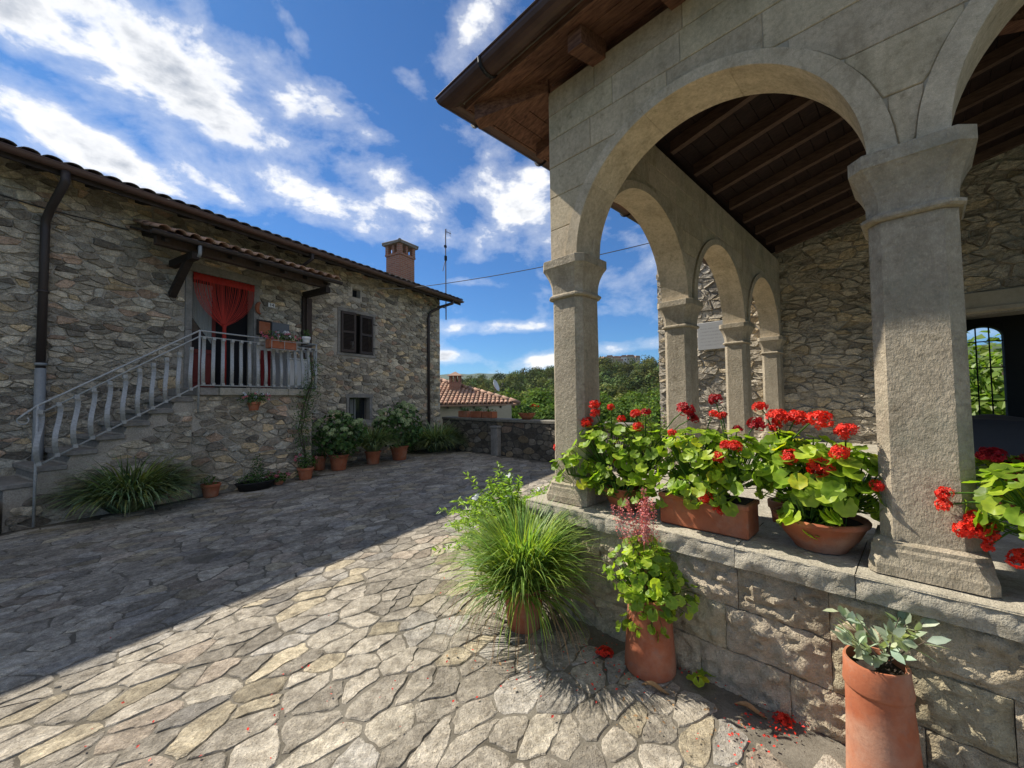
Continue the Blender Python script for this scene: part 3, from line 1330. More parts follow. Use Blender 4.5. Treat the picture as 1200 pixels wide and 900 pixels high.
tr = random.Random(11)
cov = [tile_mesh('tile', .46, .098, .078, 'old_tile', (v, v * .97, v * .93), True, 7, .5) for v in (.75, 1.0, 1.2, .9)]
pan = [tile_mesh('tile', .46, .098, .085, 'old_tile', (v, v * .97, v * .93), False) for v in (.7, .95)]
pit = math.atan(RP)
SP = .215
u = .55
while u < RU1 - .05:                          # first course along the eave, tile by tile
    z = ez(EV - .07) + .030
    M = Matrix.Translation((u, EV - .075 + tr.uniform(-.015, .015), z + .012)) @ Matrix.Rotation(pit, 4, 'X') @ Matrix.Rotation(rad(tr.uniform(-2.5, 2.5)), 4, 'Z')
    share('tile', tr.choice(cov), roof, M)
    M = Matrix.Translation((u + SP / 2, EV - .05, z + .0)) @ Matrix.Rotation(pit, 4, 'X')
    share('tile', tr.choice(pan), roof, M)
    u += SP
mb = MB()                                     # the courses above and beyond
u = RU0 + .05
while u < RU1 - .03:
    for k in range(0 if u < .5 else 1, 11):
        y = EV - .075 + k * .395
        for (du, up, dz) in ((0, True, .087), (SP / 2, False, .075)):
            a, b = barrel(.46, .098, .08, 5, .014, up, .5)
            M = Matrix.Translation((u + du, y, ez(y) + dz - .036)) @ Matrix.Rotation(pit - .02, 4, 'X')
            v = tr.uniform(.75, 1.2)
            mb.add([M @ Vector(q) for q in a], b, (v, v * .97, v * .93))
    u += SP
o = mb.build('tile_courses', 'old_tile', roof, smooth=True)
o['kind'] = 'stuff'

# ---- downpipes
def pipe(name, pts, r, mat, parent, n=10):
    mb = MB()
    mb.tube(pts, r, n)
    return mb.build(name, mat, parent, smooth=True)


gz = ez(EV) - .115
pu = 1.68
dp = pipe('downpipe', [(pu + .06, EV - .10, gz), (pu + .06, EV - .10, gz - .16), (pu + .02, -.30, gz - .42), (pu, -.09, gz - .60), (pu, -.085, gz - .75), (pu, -.085, 2.15)], .052, 'pipe_brown', house)
pipe('lower_pipe', [(pu, -.085, 2.16), (pu, -.085, .05)], .060, 'pipe_grey', dp)
for z in (2.2, 3.3):
    pipe('clamp', [(pu, -.085, z), (pu, -.085, z + .04)], .066, 'pipe_grey' if z < 3 else 'pipe_brown', dp)
pu = 10.27
dp = pipe('downpipe', [(pu + .5, EV - .10, gz), (pu + .5, EV - .10, gz - .1), (pu + .3, -.35, gz - .22), (pu + .06, -.10, gz - .42), (pu, -.08, gz - .62), (pu, -.08, .05)], .048, 'pipe_brown', house)
for z in (1.2, 2.6, 3.9):
    pipe('clamp', [(pu, -.08, z), (pu, -.08, z + .035)], .056, 'pipe_brown', dp)
pu = 5.62
dp = pipe('downpipe', [(pu, EV - .10, gz), (pu, EV - .10, gz - .12), (pu - .04, -.4, gz - .25), (pu - .08, -.12, gz - .34)], .036, 'pipe_brown', house)
# a thin cable stapled along the wall under the eave
mb = MB()
mb.tube([(-.5 + .35 * k, -.04, 4.62 + .012 * math.sin(k * 1.7)) for k in range(10)], .011, 5)
mb.build('wall_cable', 'cable', house)

# ---- chimney
CHU, CHY = 10.35, 1.3
mb = MB()
mb.box(CHU - .36, CHU + .36, CHY - .33, CHY + .33, 5.2, 6.72)
chim = mb.build('chimney', 'brick', house)
mb = MB()
mb.box(CHU - .39, CHU + .39, CHY - .36, CHY + .36, 6.722, 6.79)
mb.build('ledge', 'brick', chim)
for (dx, dy) in ((-.31, -.28), (.31, -.28), (-.31, .28), (.31, .28), (0, -.28), (0, .28), (-.31, 0), (.31, 0)):
    mb = MB()
    s = .07 if dx and dy else .045
    mb.box(CHU + dx - s, CHU + dx + s, CHY + dy - s, CHY + dy + s, 6.792, 7.10)
    mb.build('pillar', 'brick', chim)
mb = MB()
mb.box(CHU - .46, CHU + .46, CHY - .43, CHY + .43, 7.102, 7.15)
mb.build('cap_slab', 'slabstone', chim)
mb = MB()
q = [(-.46, -.43, 7.152), (.46, -.43, 7.152), (.46, .43, 7.152), (-.46, .43, 7.152), (0, 0, 7.36)]
mb.add([(CHU + x, CHY + y, z) for x, y, z in q], [(0, 1, 4), (1, 2, 4), (2, 3, 4), (3, 0, 4), (3, 2, 1, 0)])
cr = mb.build('cap_roof', 'roof_tile', chim)
for (ax, ay) in ((-.46, -.43), (.46, -.43), (.46, .43), (-.46, .43)):
    pipe('ridge_tile', [(CHU + ax, CHY + ay, 7.16), (CHU, CHY, 7.38)], .055, 'old_tile', chim, 7)

# ================================================================== canopy over the balcony
CU0, CU1, CY, CZF, CZW = 2.66, 6.06, -1.02, 4.40, 4.72
cslope = (CZW - CZF) / -CY
mb = MB()
vs_ = [(CU0, CY, CZF), (CU1, CY, CZF), (CU1, 0, CZW), (CU0, 0, CZW)]
vs_ += [(x, y, z - .035) for x, y, z in vs_]
mb.add(vs_, [(0, 1, 2, 3), (7, 6, 5, 4), (0, 4, 5, 1), (1, 5, 6, 2), (2, 6, 7, 3), (3, 7, 4, 0)])
canopy = mb.build('canopy', 'wood_dark', house)
mb = MB()
mb.box(CU0 + .1, CU1 - .1, CY + .18, CY + .30, CZF - .13, CZF + .015)
mb.build('beam', 'wood_brown', canopy)
for x in (3.22, 5.82):
    mb = MB()
    mb.box(x, x + .11, CY + .08, .05, CZF - .26, CZF - .132)
    mb.build('beam', 'wood_dark', canopy)
for k in range(7):
    x = CU0 + .16 + k * .5
    mb = MB()
    vs_ = []
    for xx in (x, x + .07):
        vs_ += [(xx, CY + .02, CZF - .04), (xx, CY + .02, CZF - .11), (xx, .02, CZW - .11), (xx, .02, CZW - .04)]
    mb.add(vs_, [(0, 1, 2, 3), (7, 6, 5, 4), (0, 4, 5, 1), (1, 5, 6, 2)])
    mb.build('rafter', 'wood_dark', canopy)
mb = MB()
M = Matrix.Translation((3.275, -.02, 3.62)) @ Matrix.Rotation(rad(50), 4, 'X')
mb.box(-.055, .055, -.05, .05, 0, .92, M)
mb.build('brace', 'wood_dark', canopy)
mb = MB()
M = Matrix.Translation((5.875, -.02, 3.62)) @ Matrix.Rotation(rad(50), 4, 'X')
for (x0, x1, y0, y1, mat) in ((5.80, 5.875, -.09, -.032, 'wood_dark'), (5.885, 6.02, -.12, -.034, 'wood_brown')):
    mb = MB()
    mb.box(x0, x1, y0, y1, 1.9, CZF - .265)
    mb.build('post', mat, canopy)
mb = MB()
gutter_mesh(mb, (CU0 - .05, CY - .006, CZF - .0), (CU1 + .06, CY - .006, CZF - .0), (0, -1, 0), .055)
mb.build('gutter', 'pipe_brown', canopy)
pipe('gutter_spout', [(3.28, CY - .06, CZF - .05), (3.28, CY - .06, CZF - .19), (3.28, CY - .02, CZF - .24)], .028, 'pipe_grey', canopy)
ctile = [tile_mesh('tile', .44, .095, .078, 'roof_tile', (v, v * .97, v * .92)) for v in (.8, 1.05, 1.3)]
cpan = [tile_mesh('tile', .44, .095, .082, 'roof_tile', (v, v * .97, v * .92), False) for v in (.7, .9)]
cp = math.atan(cslope)
u = CU0 + .12
while u < CU1:
    for k in range(3):
        y = CY - .07 + k * .36
        z = CZF + (y - CY) * cslope + .06
        if y + .4 > 0:
            y = -.42
            z = CZF + (y - CY) * cslope + .075
        M = Matrix.Translation((u, y, z + .02)) @ Matrix.Rotation(cp, 4, 'X') @ Matrix.Rotation(rad(tr.uniform(-3, 3)), 4, 'Z')
        share('tile', tr.choice(ctile), canopy, M)
        if u + SP < CU1:
            share('tile', tr.choice(cpan), canopy, Matrix.Translation((u + SP / 2, y, z)) @ Matrix.Rotation(cp, 4, 'X'))
    u += SP

# ================================================================== balcony and stairs
BU0, BU1, BY, BZ = 3.27, 5.46, -1.14, 1.88
mb = MB()
mb.box(BU0 - .05, BU1 - .06, BY + .08, .02, -.2, 1.74)
balc = mb.build('balcony', 'mortar_wall', house)
cells = stone_cells(BU0 - .05, BU1 - .07, 0, 1.73, .19, .095, .018, rng, drop=.24, jit=.52)
stone_field('stone', 'stones', cells, balc, 'rubble', lambda x, z, h: (x, BY + .08 - h, z), lambda x, z, h: HM @ Vector((x, BY + .08, z)), rng,
            h=(.010, .045), tints=rubble_tint, bev=.16, rough=.009, tround=.12, rag=.009)
cells = stone_cells(0, 1.04, 0, 1.73, .19, .095, .018, rng, drop=.24, jit=.52)
stone_field('stone', 'end_stones', cells, balc, 'rubble', lambda x, z, h: (BU1 - .06 + h, BY + .08 + x, z), lambda x, z, h: HM @ Vector((BU1 - .06, BY + .08 + x, z)), rng,
            h=(.008, .025), tints=rubble_tint, bev=.12, rough=.006, rag=.008)
for (x0, x1) in ((BU0 + .32, 4.10), (4.105, 4.82), (4.825, BU1)):
    mb = MB()
    mb.cbox(x0, x1, BY - .03, .01, 1.743, BZ, .012)
    mb.build('slab', 'coping', balc)
mb = MB()
mb.cbox(BU0 - .02, BU0 + .315, BY, .01, 1.743, BZ, .012)
mb.build('slab', 'slabstone', balc)

RISE, RUN = .183, .292
mb = MB()
poly = []
us = [BU0 - .06]
zt = BZ - RISE
n_step = 7
poly = [(BU0 - .06, -.2)]
steps = []
for k in range(n_step):
    ux1 = BU0 - .03 - k * RUN
    z1 = BZ - (k + 1) * RISE
    steps.append((ux1 - RUN, ux1, z1))
prof = [(BU0 - .05, -.2), (BU0 - .05, steps[0][2] - .07)]
for (a, b, z) in steps:
    prof += [(b - .03, z - .07), (a + .03, z - .07)]
prof += [(steps[-1][0] + .03, -.2)]
vs_ = [(x, BY + .086, z) for x, z in prof] + [(x, .01, z) for x, z in prof]
n = len(prof)
mb.add(vs_, [tuple(reversed(range(n))), tuple(range(n, 2 * n))] + [(i, (i + 1) % n, (i + 1) % n + n, i + n) for i in range(n)])
stair = mb.build('staircase', 'mortar_wall', house, normals=True)
for (a, b, z) in steps:
    mb = MB()
    mb.cbox(a - .035, b, BY + .05 + rng.uniform(-.02, .02), -.02, z - .068, z, .012)
    mb.build('step', 'slabstone', stair)
    mb = MB()
    mb.cbox(a, a + .16, BY + .13, -.04, z - .068 - RISE + .075, z - .07, .01)
    mb.build('riser_stone', 'slabstone', stair)
mb = MB()
mb.cbox(steps[-1][0] - 1.7, steps[-1][0] - .04, BY - .12, -.03, -.1, steps[-1][2] - .2, .02)
mb.build('landing_block', 'slabstone', stair)
cells = stone_cells(steps[-1][0] + .05, BU0 - .06, 0, 1.65, .19, .095, .018, rng, drop=.24, jit=.52, keep=lambda x, z: z < BZ - RISE * 1.2 - (BU0 - x) * (RISE / RUN) - .10)
stone_field('stone', 'stones', cells, stair, 'rubble', lambda x, z, h: (x, BY + .086 - h, z), lambda x, z, h: HM @ Vector((x, BY + .086, z)), rng,
            h=(.008, .04), tints=rubble_tint, bev=.14, rough=.009, tround=.12, rag=.009)

# ---- railing with S-shaped flat balusters
RB = BY - .01
mb = MB()
RU_L, RZ_L = 1.47, .80                       # lower end of the stair rail
sl = (1.90 - RZ_L) / (BU0 - RU_L)
top = [(RU_L - .17, RB, 1.42), (RU_L - .13, RB, 1.47), (RU_L, RB, RZ_L + .80), (BU0, RB, 2.855), (BU1 - .02, RB, 2.855), (BU1 - .02, -.04, 2.855)]
mb.tube(top, .014, 8)
mb.tube([(RU_L, RB, RZ_L + .68), (BU0, RB, 2.755), (BU1 - .02, RB, 2.755), (BU1 - .02, -.04, 2.755)], .012, 8)
mb.tube([(RU_L, RB, RZ_L), (BU0, RB, 1.915), (BU1 - .02, RB, 1.915), (BU1 - .02, -.04, 1.915)], .013, 8)
for (x, z0, z1) in ((BU0, 1.45, 2.855), (RU_L, .02, RZ_L + .80), (BU1 - .02, 1.88, 2.855)):
    mb.tube([(x, RB, z0), (x, RB, z1)], .016, 8)
# scroll at the foot of the handrail
mb.tube([(RU_L - .12 + .05 * math.cos(t) + .0, RB, 1.41 + .05 * math.sin(t)) for t in [PI / 2 + k * .5 for k in range(12)]], .009, 6)
railing = mb.build('railing', 'rail_metal', house, smooth=True)


def baluster_mesh(h):
    mb = MB()
    pts = []
    for k in range(13):
        t = k / 12
        y = -.075 * math.sin(PI * (t ** .75)) * (1 - t * .55) if t > 0 else 0
        y = -.10 * math.sin(2 * PI * (t * .78 + .02)) * (1.0 if t < .62 else .8)
        pts.append((y * .45, y, .03 + (h - .06) * t))
    w, th = .026, .010
    vs_, fs = [], []
    for (x, y, z) in pts:
        vs_ += [(x - w, y - th, z), (x + w, y - th, z), (x + w, y + th, z), (x - w, y + th, z)]
    for k in range(12):
        for i in range(4):
            j = (i + 1) % 4
            fs.append((k * 4 + i, k * 4 + j, k * 4 + 4 + j, k * 4 + 4 + i))
    mb.add(vs_, fs)
    mb.box(-.024, .024, -.035, .02, -.005, .045)
    mb.box(-.024, .024, -.035, .02, h - .045, h + .008)
    o = mb.build('baluster', 'rail_metal', None)
    me = o.data
    bpy.data.objects.remove(o)
    return me


bal = baluster_mesh(.84)
nb = 14
for k in range(nb + 1):
    x = BU0 + .06 + (BU1 - .10 - BU0) * k / nb
    share('baluster', bal, railing, Matrix.Translation((x, RB, 1.915)))
for k in range(5):
    share('baluster', bal, railing, Matrix.Translation((BU1 - .02, RB + .2 + k * .2, 1.915)) @ Matrix.Rotation(PI / 2, 4, 'Z'))
bal2 = baluster_mesh(.72)
for k in range(11):
    x = RU_L + .02 + (BU0 - .14 - RU_L) * k / 10
    share('baluster', bal2, railing, Matrix.Translation((x, RB, RZ_L + (x - RU_L) * sl)))

# ---- little things on the wall by the door
def wall_thing(name, label, cat, mbs, u, y, z):
    if len(mbs) == 1:
        o = mbs[0][1].build(name, mbs[0][2])
        o.location = HM @ Vector((u, y, z))
        o.rotation_euler = (0, 0, HOUSE_RZ)
        return tag(o, label, cat)
    t = thing(name, label, cat, HM @ Vector((u, y, z)), HOUSE_RZ)
    for n_, m_, mt in mbs:
        m_.build(n_, mt, t)
    return t


a = MB(); a.cbox(-.075, .075, -.012, .0, -.048, .048, .004)
b = MB()
SEG = {'1': [(0, -.028, 0, .028), (-.010, .017, 0, .028)], '4': [(.018, -.028, .018, .028), (.018, .028, -.016, -.008), (-.016, -.008, .026, -.008)]}
for ch, ox in (('1', -.022), ('4', .022)):
    for (x0, z0, x1, z1) in SEG[ch]:
        b.tube([(ox + x0, -.014, z0), (ox + x1, -.014, z1)], .005, 5)
wall_thing('house_number', 'small white house number plate reading 14 beside the balcony door', 'sign', [('plate', a, 'white_paint'), ('numeral', b, 'black_iron')], 5.09, -.034, 3.80)
a = MB()
a.tube([(.07 * math.cos(t), -.02, .12 * math.sin(t)) for t in [rad(80 + 20 * k) for k in range(11)]], [.008, .022, .034, .042, .046, .046, .044, .04, .03, .02, .008], 8)
wall_thing('crescent_ornament', 'terracotta crescent ornament on the wall under the house number', 'ornament', [('o', a, 'terracotta')], 4.84, -.04, 3.68)
a = MB(); a.cbox(-.16, .16, -.03, 0, -.17, .17, .006)
b = MB(); b.cbox(-.12, .12, -.04, -.031, -.13, .13, .004)
wall_thing('framed_picture', 'dark framed terracotta relief hung right of the balcony door', 'picture', [('frame', a, 'wood_dark'), ('relief', b, 'terracotta')], 4.93, -.036, 3.26)
a = MB(); a.cbox(-.20, .20, -.02, 0, -.16, .16, .006)
wall_thing('slate_plaque', 'blank grey slate plaque on the wall above the balcony flower box', 'plaque', [('o', a, 'slate_panel')], 5.30, -.036, 3.26)
# balcony furniture behind the rail
a = MB()
a.cbox(-.22, .22, -.16, .16, .06, .62, .015)
a.box(-.20, -.16, -.14, -.10, 0, .06); a.box(.16, .20, -.14, -.10, 0, .06); a.box(-.20, -.16, .10, .14, 0, .06); a.box(.16, .20, .10, .14, 0, .06)
b = MB(); b.cbox(-.235, .235, -.175, .175, .622, .65, .008)
wall_thing('storage_box', 'white box with a lid standing behind the balcony railing', 'box', [('body', a, 'white_paint'), ('lid', b, 'white_paint')], 5.12, -.86, BZ + .002)
a = MB(); a.cbox(-.18, .18, -.02, .02, .0, .74, .01)
wall_thing('grey_panel', 'grey board leaning beside the white box on the balcony', 'board', [('o', a, 'grey_board')], 4.78, -.95, BZ + .002)
a = MB()
vs_, fs = [], []
for i in range(15):
    x = -.1 + .2 * i / 14
    for j in range(6):
        vs_.append((x, .02 * math.sin(i * 1.4 + j * .3) - .01, .75 * j / 5))
for i in range(14):
    for j in range(5):
        k = i * 6 + j
        fs.append((k, k + 6, k + 7, k + 1))
a.add(vs_, fs)
wall_thing('red_cloth', 'dark red cloth hanging behind the balcony balusters', 'cloth', [('o', a, 'red_cloth')], 4.47, -.98, BZ + .01)

# ---- antenna mast on the gable corner and overhead cable
ant = thing('antenna_mast', 'thin aerial mast bracketed to the far corner of the stone house', 'antenna', HM @ Vector((11.22, -.06, 4.5)), HOUSE_RZ)
mb = MB(); mb.tube([(0, 0, 0), (0, 0, 3.3)], .02, 8)
mb.build('mast', 'antenna_metal', ant)
for z in (.42, .78):
    mb = MB(); mb.tube([(-.92, .04, z - .05), (.02, 0, z)], .016, 6)
    mb.build('bracket', 'black_iron', ant)
mb = MB(); mb.tube([(-.02, 0, 3.22), (.30, 0, 3.24)], .012, 6)
for k in range(4):
    mb.tube([(.05 + k * .08, 0, 3.12), (.05 + k * .08, 0, 3.34)], .006, 5)
mb.build('aerial', 'antenna_metal', ant)
mb = MB(); mb.tube([(0, 0, 2.2), (-.06, 0, 2.05), (-.16, 0, 1.72)], .012, 5); mb.box(-.04, .04, -.03, .03, 2.15, 2.32); mb.box(-.06, .03, -.03, .03, 2.62, 2.70)
mb.build('amplifier', 'black_iron', ant)

# ================================================================== LOGGIA
loggia = thing('loggia', 'sandstone loggia with round arches on chamfered columns under a broad timber roof', 'loggia', LOGGIA_LOC, LOGGIA_RZ)
SPR = 2.715                                     # springing height
COPZ = .80
ZT = 4.16                                       # outer wall top
COLS_F = [0.0, 1.955, 3.91, 5.865]
COLS_S = [0.0, 2.05, 4.12, 6.17]
CHB = 6.32                                      # church wall plane
HWID, CHAM = .15, .046


def sq_ring(h, c, z, ax=0.0, bx=0.0):
    c = max(c, .001)
    return [(ax + h, bx - h + c, z), (ax + h, bx + h - c, z), (ax + h - c, bx + h, z), (ax - h + c, bx + h, z),
            (ax - h, bx + h - c, z), (ax - h, bx - h + c, z), (ax - h + c, bx - h, z), (ax + h - c, bx - h, z)]


def loft(mb, prof, ax, bx):
    vs_, fs = [], []
    for (h, c, z) in prof:
        vs_ += sq_ring(h, c, z, ax, bx)
    for i in range(len(prof) - 1):
        for k in range(8):
            a, b = i * 8 + k, i * 8 + (k + 1) % 8
            fs.append((a, b, b + 8, a + 8))
    fs.append(tuple(reversed(range(8))))
    fs.append(tuple(range((len(prof) - 1) * 8, len(prof) * 8)))
    mb.add(vs_, fs)


def column(ax, bx):
    mb = MB()
    loft(mb, [(HWID + .004, CHAM, .952), (HWID, CHAM, 1.3), (HWID - .004, CHAM, 2.40)], ax, bx)
    col = mb.build('column', 'sandstone', loggia)
    mb = MB()
    loft(mb, [(.196, .03, COPZ + .002), (.196, .03, COPZ + .046), (.193, .032, COPZ + .056), (.187, .04, COPZ + .082), (.185, .045, COPZ + .108), (.178, .046, COPZ + .120), (.178, .046, COPZ + .138), (.168, .046, COPZ + .143), (HWID + .004, CHAM, COPZ + .151)], ax, bx)
    mb.build('base', 'sandstone', col)
    mb = MB()
    pr = [(HWID - .003, CHAM, 2.402), (HWID + .012, CHAM, 2.405), (HWID + .020, CHAM, 2.414), (HWID + .020, CHAM, 2.426), (HWID + .010, CHAM, 2.436), (HWID + .001, CHAM, 2.442)]
    for k in range(9):
        t = k / 8
        pr.append((HWID + .001 + .050 * (t ** 2.2), CHAM + .004 * t, 2.445 + .20 * t))
    pr += [(.206, .052, 2.650), (.206, .052, SPR - .004), (.202, .052, SPR)]
    loft(mb, pr, ax, bx)
    mb.build('capital', 'sandstone', col)
    return col


for a in COLS_F:
    column(a, 0.0)
for b in COLS_S[1:]:
    column(0.0, b)

# ---- arcade walls: core, ashlar facing, voussoirs.  s runs along the wall, out = outward offset
FRONT = lambda s, out, z: (s, -out, z)
SIDE = lambda s, out, z: (-out, s, z)


def arch_core(mb, s0, s1, arches, mp, half, ztop):
    """arches [(centre, radius)]; wall between outward offsets -half..half"""
    segs = []
    pos = s0
    for (c, r) in arches:
        if c - r > pos:
            segs.append([(pos, SPR), (c - r, SPR)])
        segs.append([(c - r * math.cos(PI * k / 24), SPR + r * math.sin(PI * k / 24)) for k in range(25)])
        pos = c + r
    if pos < s1:
        segs.append([(pos, SPR), (s1, SPR)])
    for sg in segs:
        for (p, q) in zip(sg, sg[1:]):
            v = [mp(p[0], half, p[1]), mp(q[0], half, q[1]), mp(q[0], half, ztop), mp(p[0], half, ztop),
                 mp(p[0], -half, p[1]), mp(q[0], -half, q[1]), mp(q[0], -half, ztop), mp(p[0], -half, ztop)]
            mb.add(v, [(0, 1, 2, 3), (7, 6, 5, 4), (0, 4, 5, 1), (3, 2, 6, 7)])
    for s in (s0, s1):
        mb.add([mp(s, half, SPR), mp(s, -half, SPR), mp(s, -half, ztop), mp(s, half, ztop)], [(0, 1, 2, 3)])


RIN = lambda c0, c1: (c1 - c0) / 2 - .135
ROUT = lambda c0, c1: (c1 - c0) / 2 - .030


def arcade(cols, mp, ztop, s0, name):
    arches = [((a + b) / 2, RIN(a, b), ROUT(a, b)) for a, b in zip(cols, cols[1:])]
    mb = MB()
    arch_core(mb, s0, cols[-1] + .14, [(c, ri + .012) for c, ri, ro in arches], mp, .128, ztop)
    wall = mb.build('arcade_wall', 'plaster', loggia, normals=True)
    for (c, ri, ro) in arches:
        arch = None
        nv = 5
        for k in range(nv):
            t0, t1 = PI * k / nv + .0009, PI * (k + 1) / nv - .0009
            m = 9
            inner = [(c - ri * math.cos(t0 + (t1 - t0) * i / m), SPR + ri * math.sin(t0 + (t1 - t0) * i / m)) for i in range(m + 1)]
            outer = [(c - ro * math.cos(t0 + (t1 - t0) * i / m), SPR - .025 + .002 + (ro - .012) * math.sin(t0 + (t1 - t0) * i / m)) for i in range(m + 1)]
            outer = [(x, max(z, SPR + .001)) for x, z in outer]
            mb = MB()
            n = m + 1
            vs_ = []
            for off, d in ((.156, 0), (.150, 1), (-.150, 1), (-.156, 0)):
                vs_ += [mp(x, off, z) for x, z in inner]
                oo = outer if d == 0 else outer
                vs_ += [mp(x, off, z) for x, z in oo]
            fs = []
            L_ = 2 * n
            for i in range(m):
                fs.append((i, i + 1, n + i + 1, n + i))
                q = 3 * L_
                fs.append((q + n + i, q + n + i + 1, q + i + 1, q + i))
                fs.append((q + i, q + i + 1, i + 1, i))                     # soffit
                fs.append((n + i, n + i + 1, q + n + i + 1, q + n + i))     # back of ring
            q = 3 * L_
            fs.append((0, n, q + n, q))
            fs.append((m, q + m, q + n + m, n + m))
            mb.add(vs_, fs, (1.0 + rng.uniform(-.06, .08),) * 3)
            o = mb.build('arch' if arch is None else 'voussoir', 'ashlar', loggia if arch is None else arch, normals=True)
            if arch is None:
                arch = o
    # ashlar facing on both faces
    rowz = [SPR + .002, 2.985, 3.255, 3.51, 3.745, 3.955, ztop]
    for face in (1, -1):
        for zi in range(len(rowz) - 1):
            z0, z1 = rowz[zi] + .002, rowz[zi + 1] - .002
            pos = s0
            while pos < cols[-1] + .13:
                w = rng.uniform(.36, .72)
                a, b = pos + .002, min(pos + w, cols[-1] + .14) - .002
                pos += w
                # clip against the rings by scanning
                N = 24
                run = []
                runs = []
                for i in range(N + 1):
                    s = a + (b - a) * i / N
                    zb = z0
                    for (c, ri, ro) in arches:
                        d = s - c
                        rr = ro + .004
                        if abs(d) < rr:
                            zb = max(zb, SPR - .023 + (ro - .001) * math.sqrt(max(0, 1 - (d / (ro + .004)) ** 2)))
                    if zb < z1 - .012:
                        run.append((s, zb))
                    else:
                        if len(run) > 1:
                            runs.append(run)
                        run = []
                if len(run) > 1:
                    runs.append(run)
                for run in runs:
                    if run[-1][0] - run[0][0] < .04:
                        continue
                    # thin out straight stretches
                    pts = [run[0]]
                    for i in range(1, len(run) - 1):
                        if abs(run[i][1] - z0) > 1e-6 or abs(run[i + 1][1] - z0) > 1e-6 or abs(run[i - 1][1] - z0) > 1e-6:
                            pts.append(run[i])
                    pts.append(run[-1])
                    up = [(pts[-1][0], z1), (pts[0][0], z1)]
                    poly = pts + up
                    v = rng.uniform(.86, 1.10)
                    mb = MB()
                    n = len(poly)
                    cx = sum(p[0] for p in poly) / n
                    cz = sum(p[1] for p in poly) / n
                    pro = .1345 + rng.uniform(-.001, .002)
                    vs_ = [mp(x, face * .122, z) for x, z in poly] + [mp(x, face * (pro - .004), z) for x, z in poly] + \
                          [mp(x + (.004 if x < cx else -.004), face * pro, z + (.004 if z < cz else -.004)) for x, z in poly]
                    fs = [tuple(range(2 * n, 3 * n))]
                    for r in (0, 1):
                        for i in range(n):
                            j = (i + 1) % n
                            fs.append((r * n + i, r * n + j, (r + 1) * n + j, (r + 1) * n + i))
                    mb.add(vs_, fs, (v, v * rng.uniform(.97, 1.0), v * rng.uniform(.92, .99)))
                    mb.build('ashlar_block', 'ashlar', wall, normals=True)
    return wall


arcade(COLS_F, FRONT, ZT, -.14, 'front')
arcade(COLS_S, SIDE, ZT + .04, .146, 'side')

# ---- podium: rock-faced blocks under a coping
mb = MB()
mb.box(-.20, 6.4, -.18, .6, -.3, COPZ - .13)
mb.box(-.20, .6, .6, CHB + .05, -.3, COPZ - .13)
podium = mb.build('podium', 'mortar_wall', loggia)


def rock_block(x0, x1, z0, z1, depth, mp, amp, seed, mat, name, parent, nx=None, nz=None, col=(1, 1, 1), fz=14.0):
    """a block whose face (outward offset 0) is hewn rough; mp(s, out, z)"""
    nx = nx or max(3, int((x1 - x0) / .019))
    nz = nz or max(3, int((z1 - z0) / .019))
    g = .0015
    vs_, fs = [], []
    for i in range(nx + 1):
        for j in range(nz + 1):
            s, z = x0 + g + (x1 - x0 - 2 * g) * i / nx, z0 + g + (z1 - z0 - 2 * g) * j / nz
            P = Vector((s * fz, z * fz * 1.3, seed))
            d = (noise.fractal(P, .9, 2.1, 5) + .35 * noise.noise(P * 4.3)) * amp
            e = min(i, nx - i, 2) * min(j, nz - j, 2) / 4
            d = d * (.5 + .5 * e) + amp * .40 * (e - 1) + amp * .2
            vs_.append(mp(s, d, z))
    for i in range(nx):
        for j in range(nz):
            k = i * (nz + 1) + j
            fs.append((k, k + nz + 1, k + nz + 2, k + 1))
    m = len(vs_)
    edge = [i * (nz + 1) for i in range(nx + 1)] + [nx * (nz + 1) + j for j in range(1, nz + 1)] + [i * (nz + 1) + nz for i in range(nx - 1, -1, -1)] + [j for j in range(nz - 1, 0, -1)]
    for k in edge:
        i, j = divmod(k, nz + 1)
        s, z = x0 + g + (x1 - x0 - 2 * g) * i / nx, z0 + g + (z1 - z0 - 2 * g) * j / nz
        vs_.append(mp(s, -depth, z))
    n = len(edge)
    for i in range(n):
        j = (i + 1) % n
        fs.append((edge[j], edge[i], m + i, m + j))
    mb = MB()
    mb.add(vs_, fs, col)
    o = mb.build(name, mat, parent, smooth=True, normals=True)
    smooth_by_angle(o, 50)
    return o


def podium_face(mpf, s0, s1, joints, seed):
    rows = [(.0, .215), (.215, .455), (.455, COPZ - .115)]
    r = random.Random(seed)
    for ri, (z0, z1) in enumerate(rows):
        xs = joints[ri]
        for a, b in zip(xs, xs[1:]):
            if b - a > .02:
                v = r.uniform(.85, 1.1)
                rock_block(a, b, z0 - (.05 if ri == 0 else 0), z1 + r.uniform(-.002, .002), .06, mpf, .034, r.uniform(0, 50), 'rockface', 'rock_block', podium, col=(v, v * r.uniform(.96, 1.0), v * r.uniform(.88, .97)))


podium_face(lambda s, o, z: (s, -.245 - o, z), -.22, 6.4,
            [[-.22, .30, .72, 1.02, 1.45, 1.92, 2.30, 2.75, 3.2, 3.8, 4.4], [-.22, .12, .62, 1.158, 1.62, 2.16, 2.6, 3.1, 3.7, 4.4], [-.22, .35, .80, 1.225, 1.617, 2.35, 2.9, 3.5, 4.2]], 5)
podium_face(lambda s, o, z: (-.22 - o, s, z), -.2, 6.3,
            [[-.19, .4, .9, 1.5, 2.1, 2.8, 3.5, 4.2, 4.9, 5.6, 6.3], [-.19, .6, 1.2, 1.9, 2.5, 3.1, 3.8, 4.6, 5.4, 6.3], [-.19, .35, 1.0, 1.7, 2.3, 2.9, 3.6, 4.4, 5.2, 6.3]], 6)
# coping: thick slabs, hewn edge
r = random.Random(21)


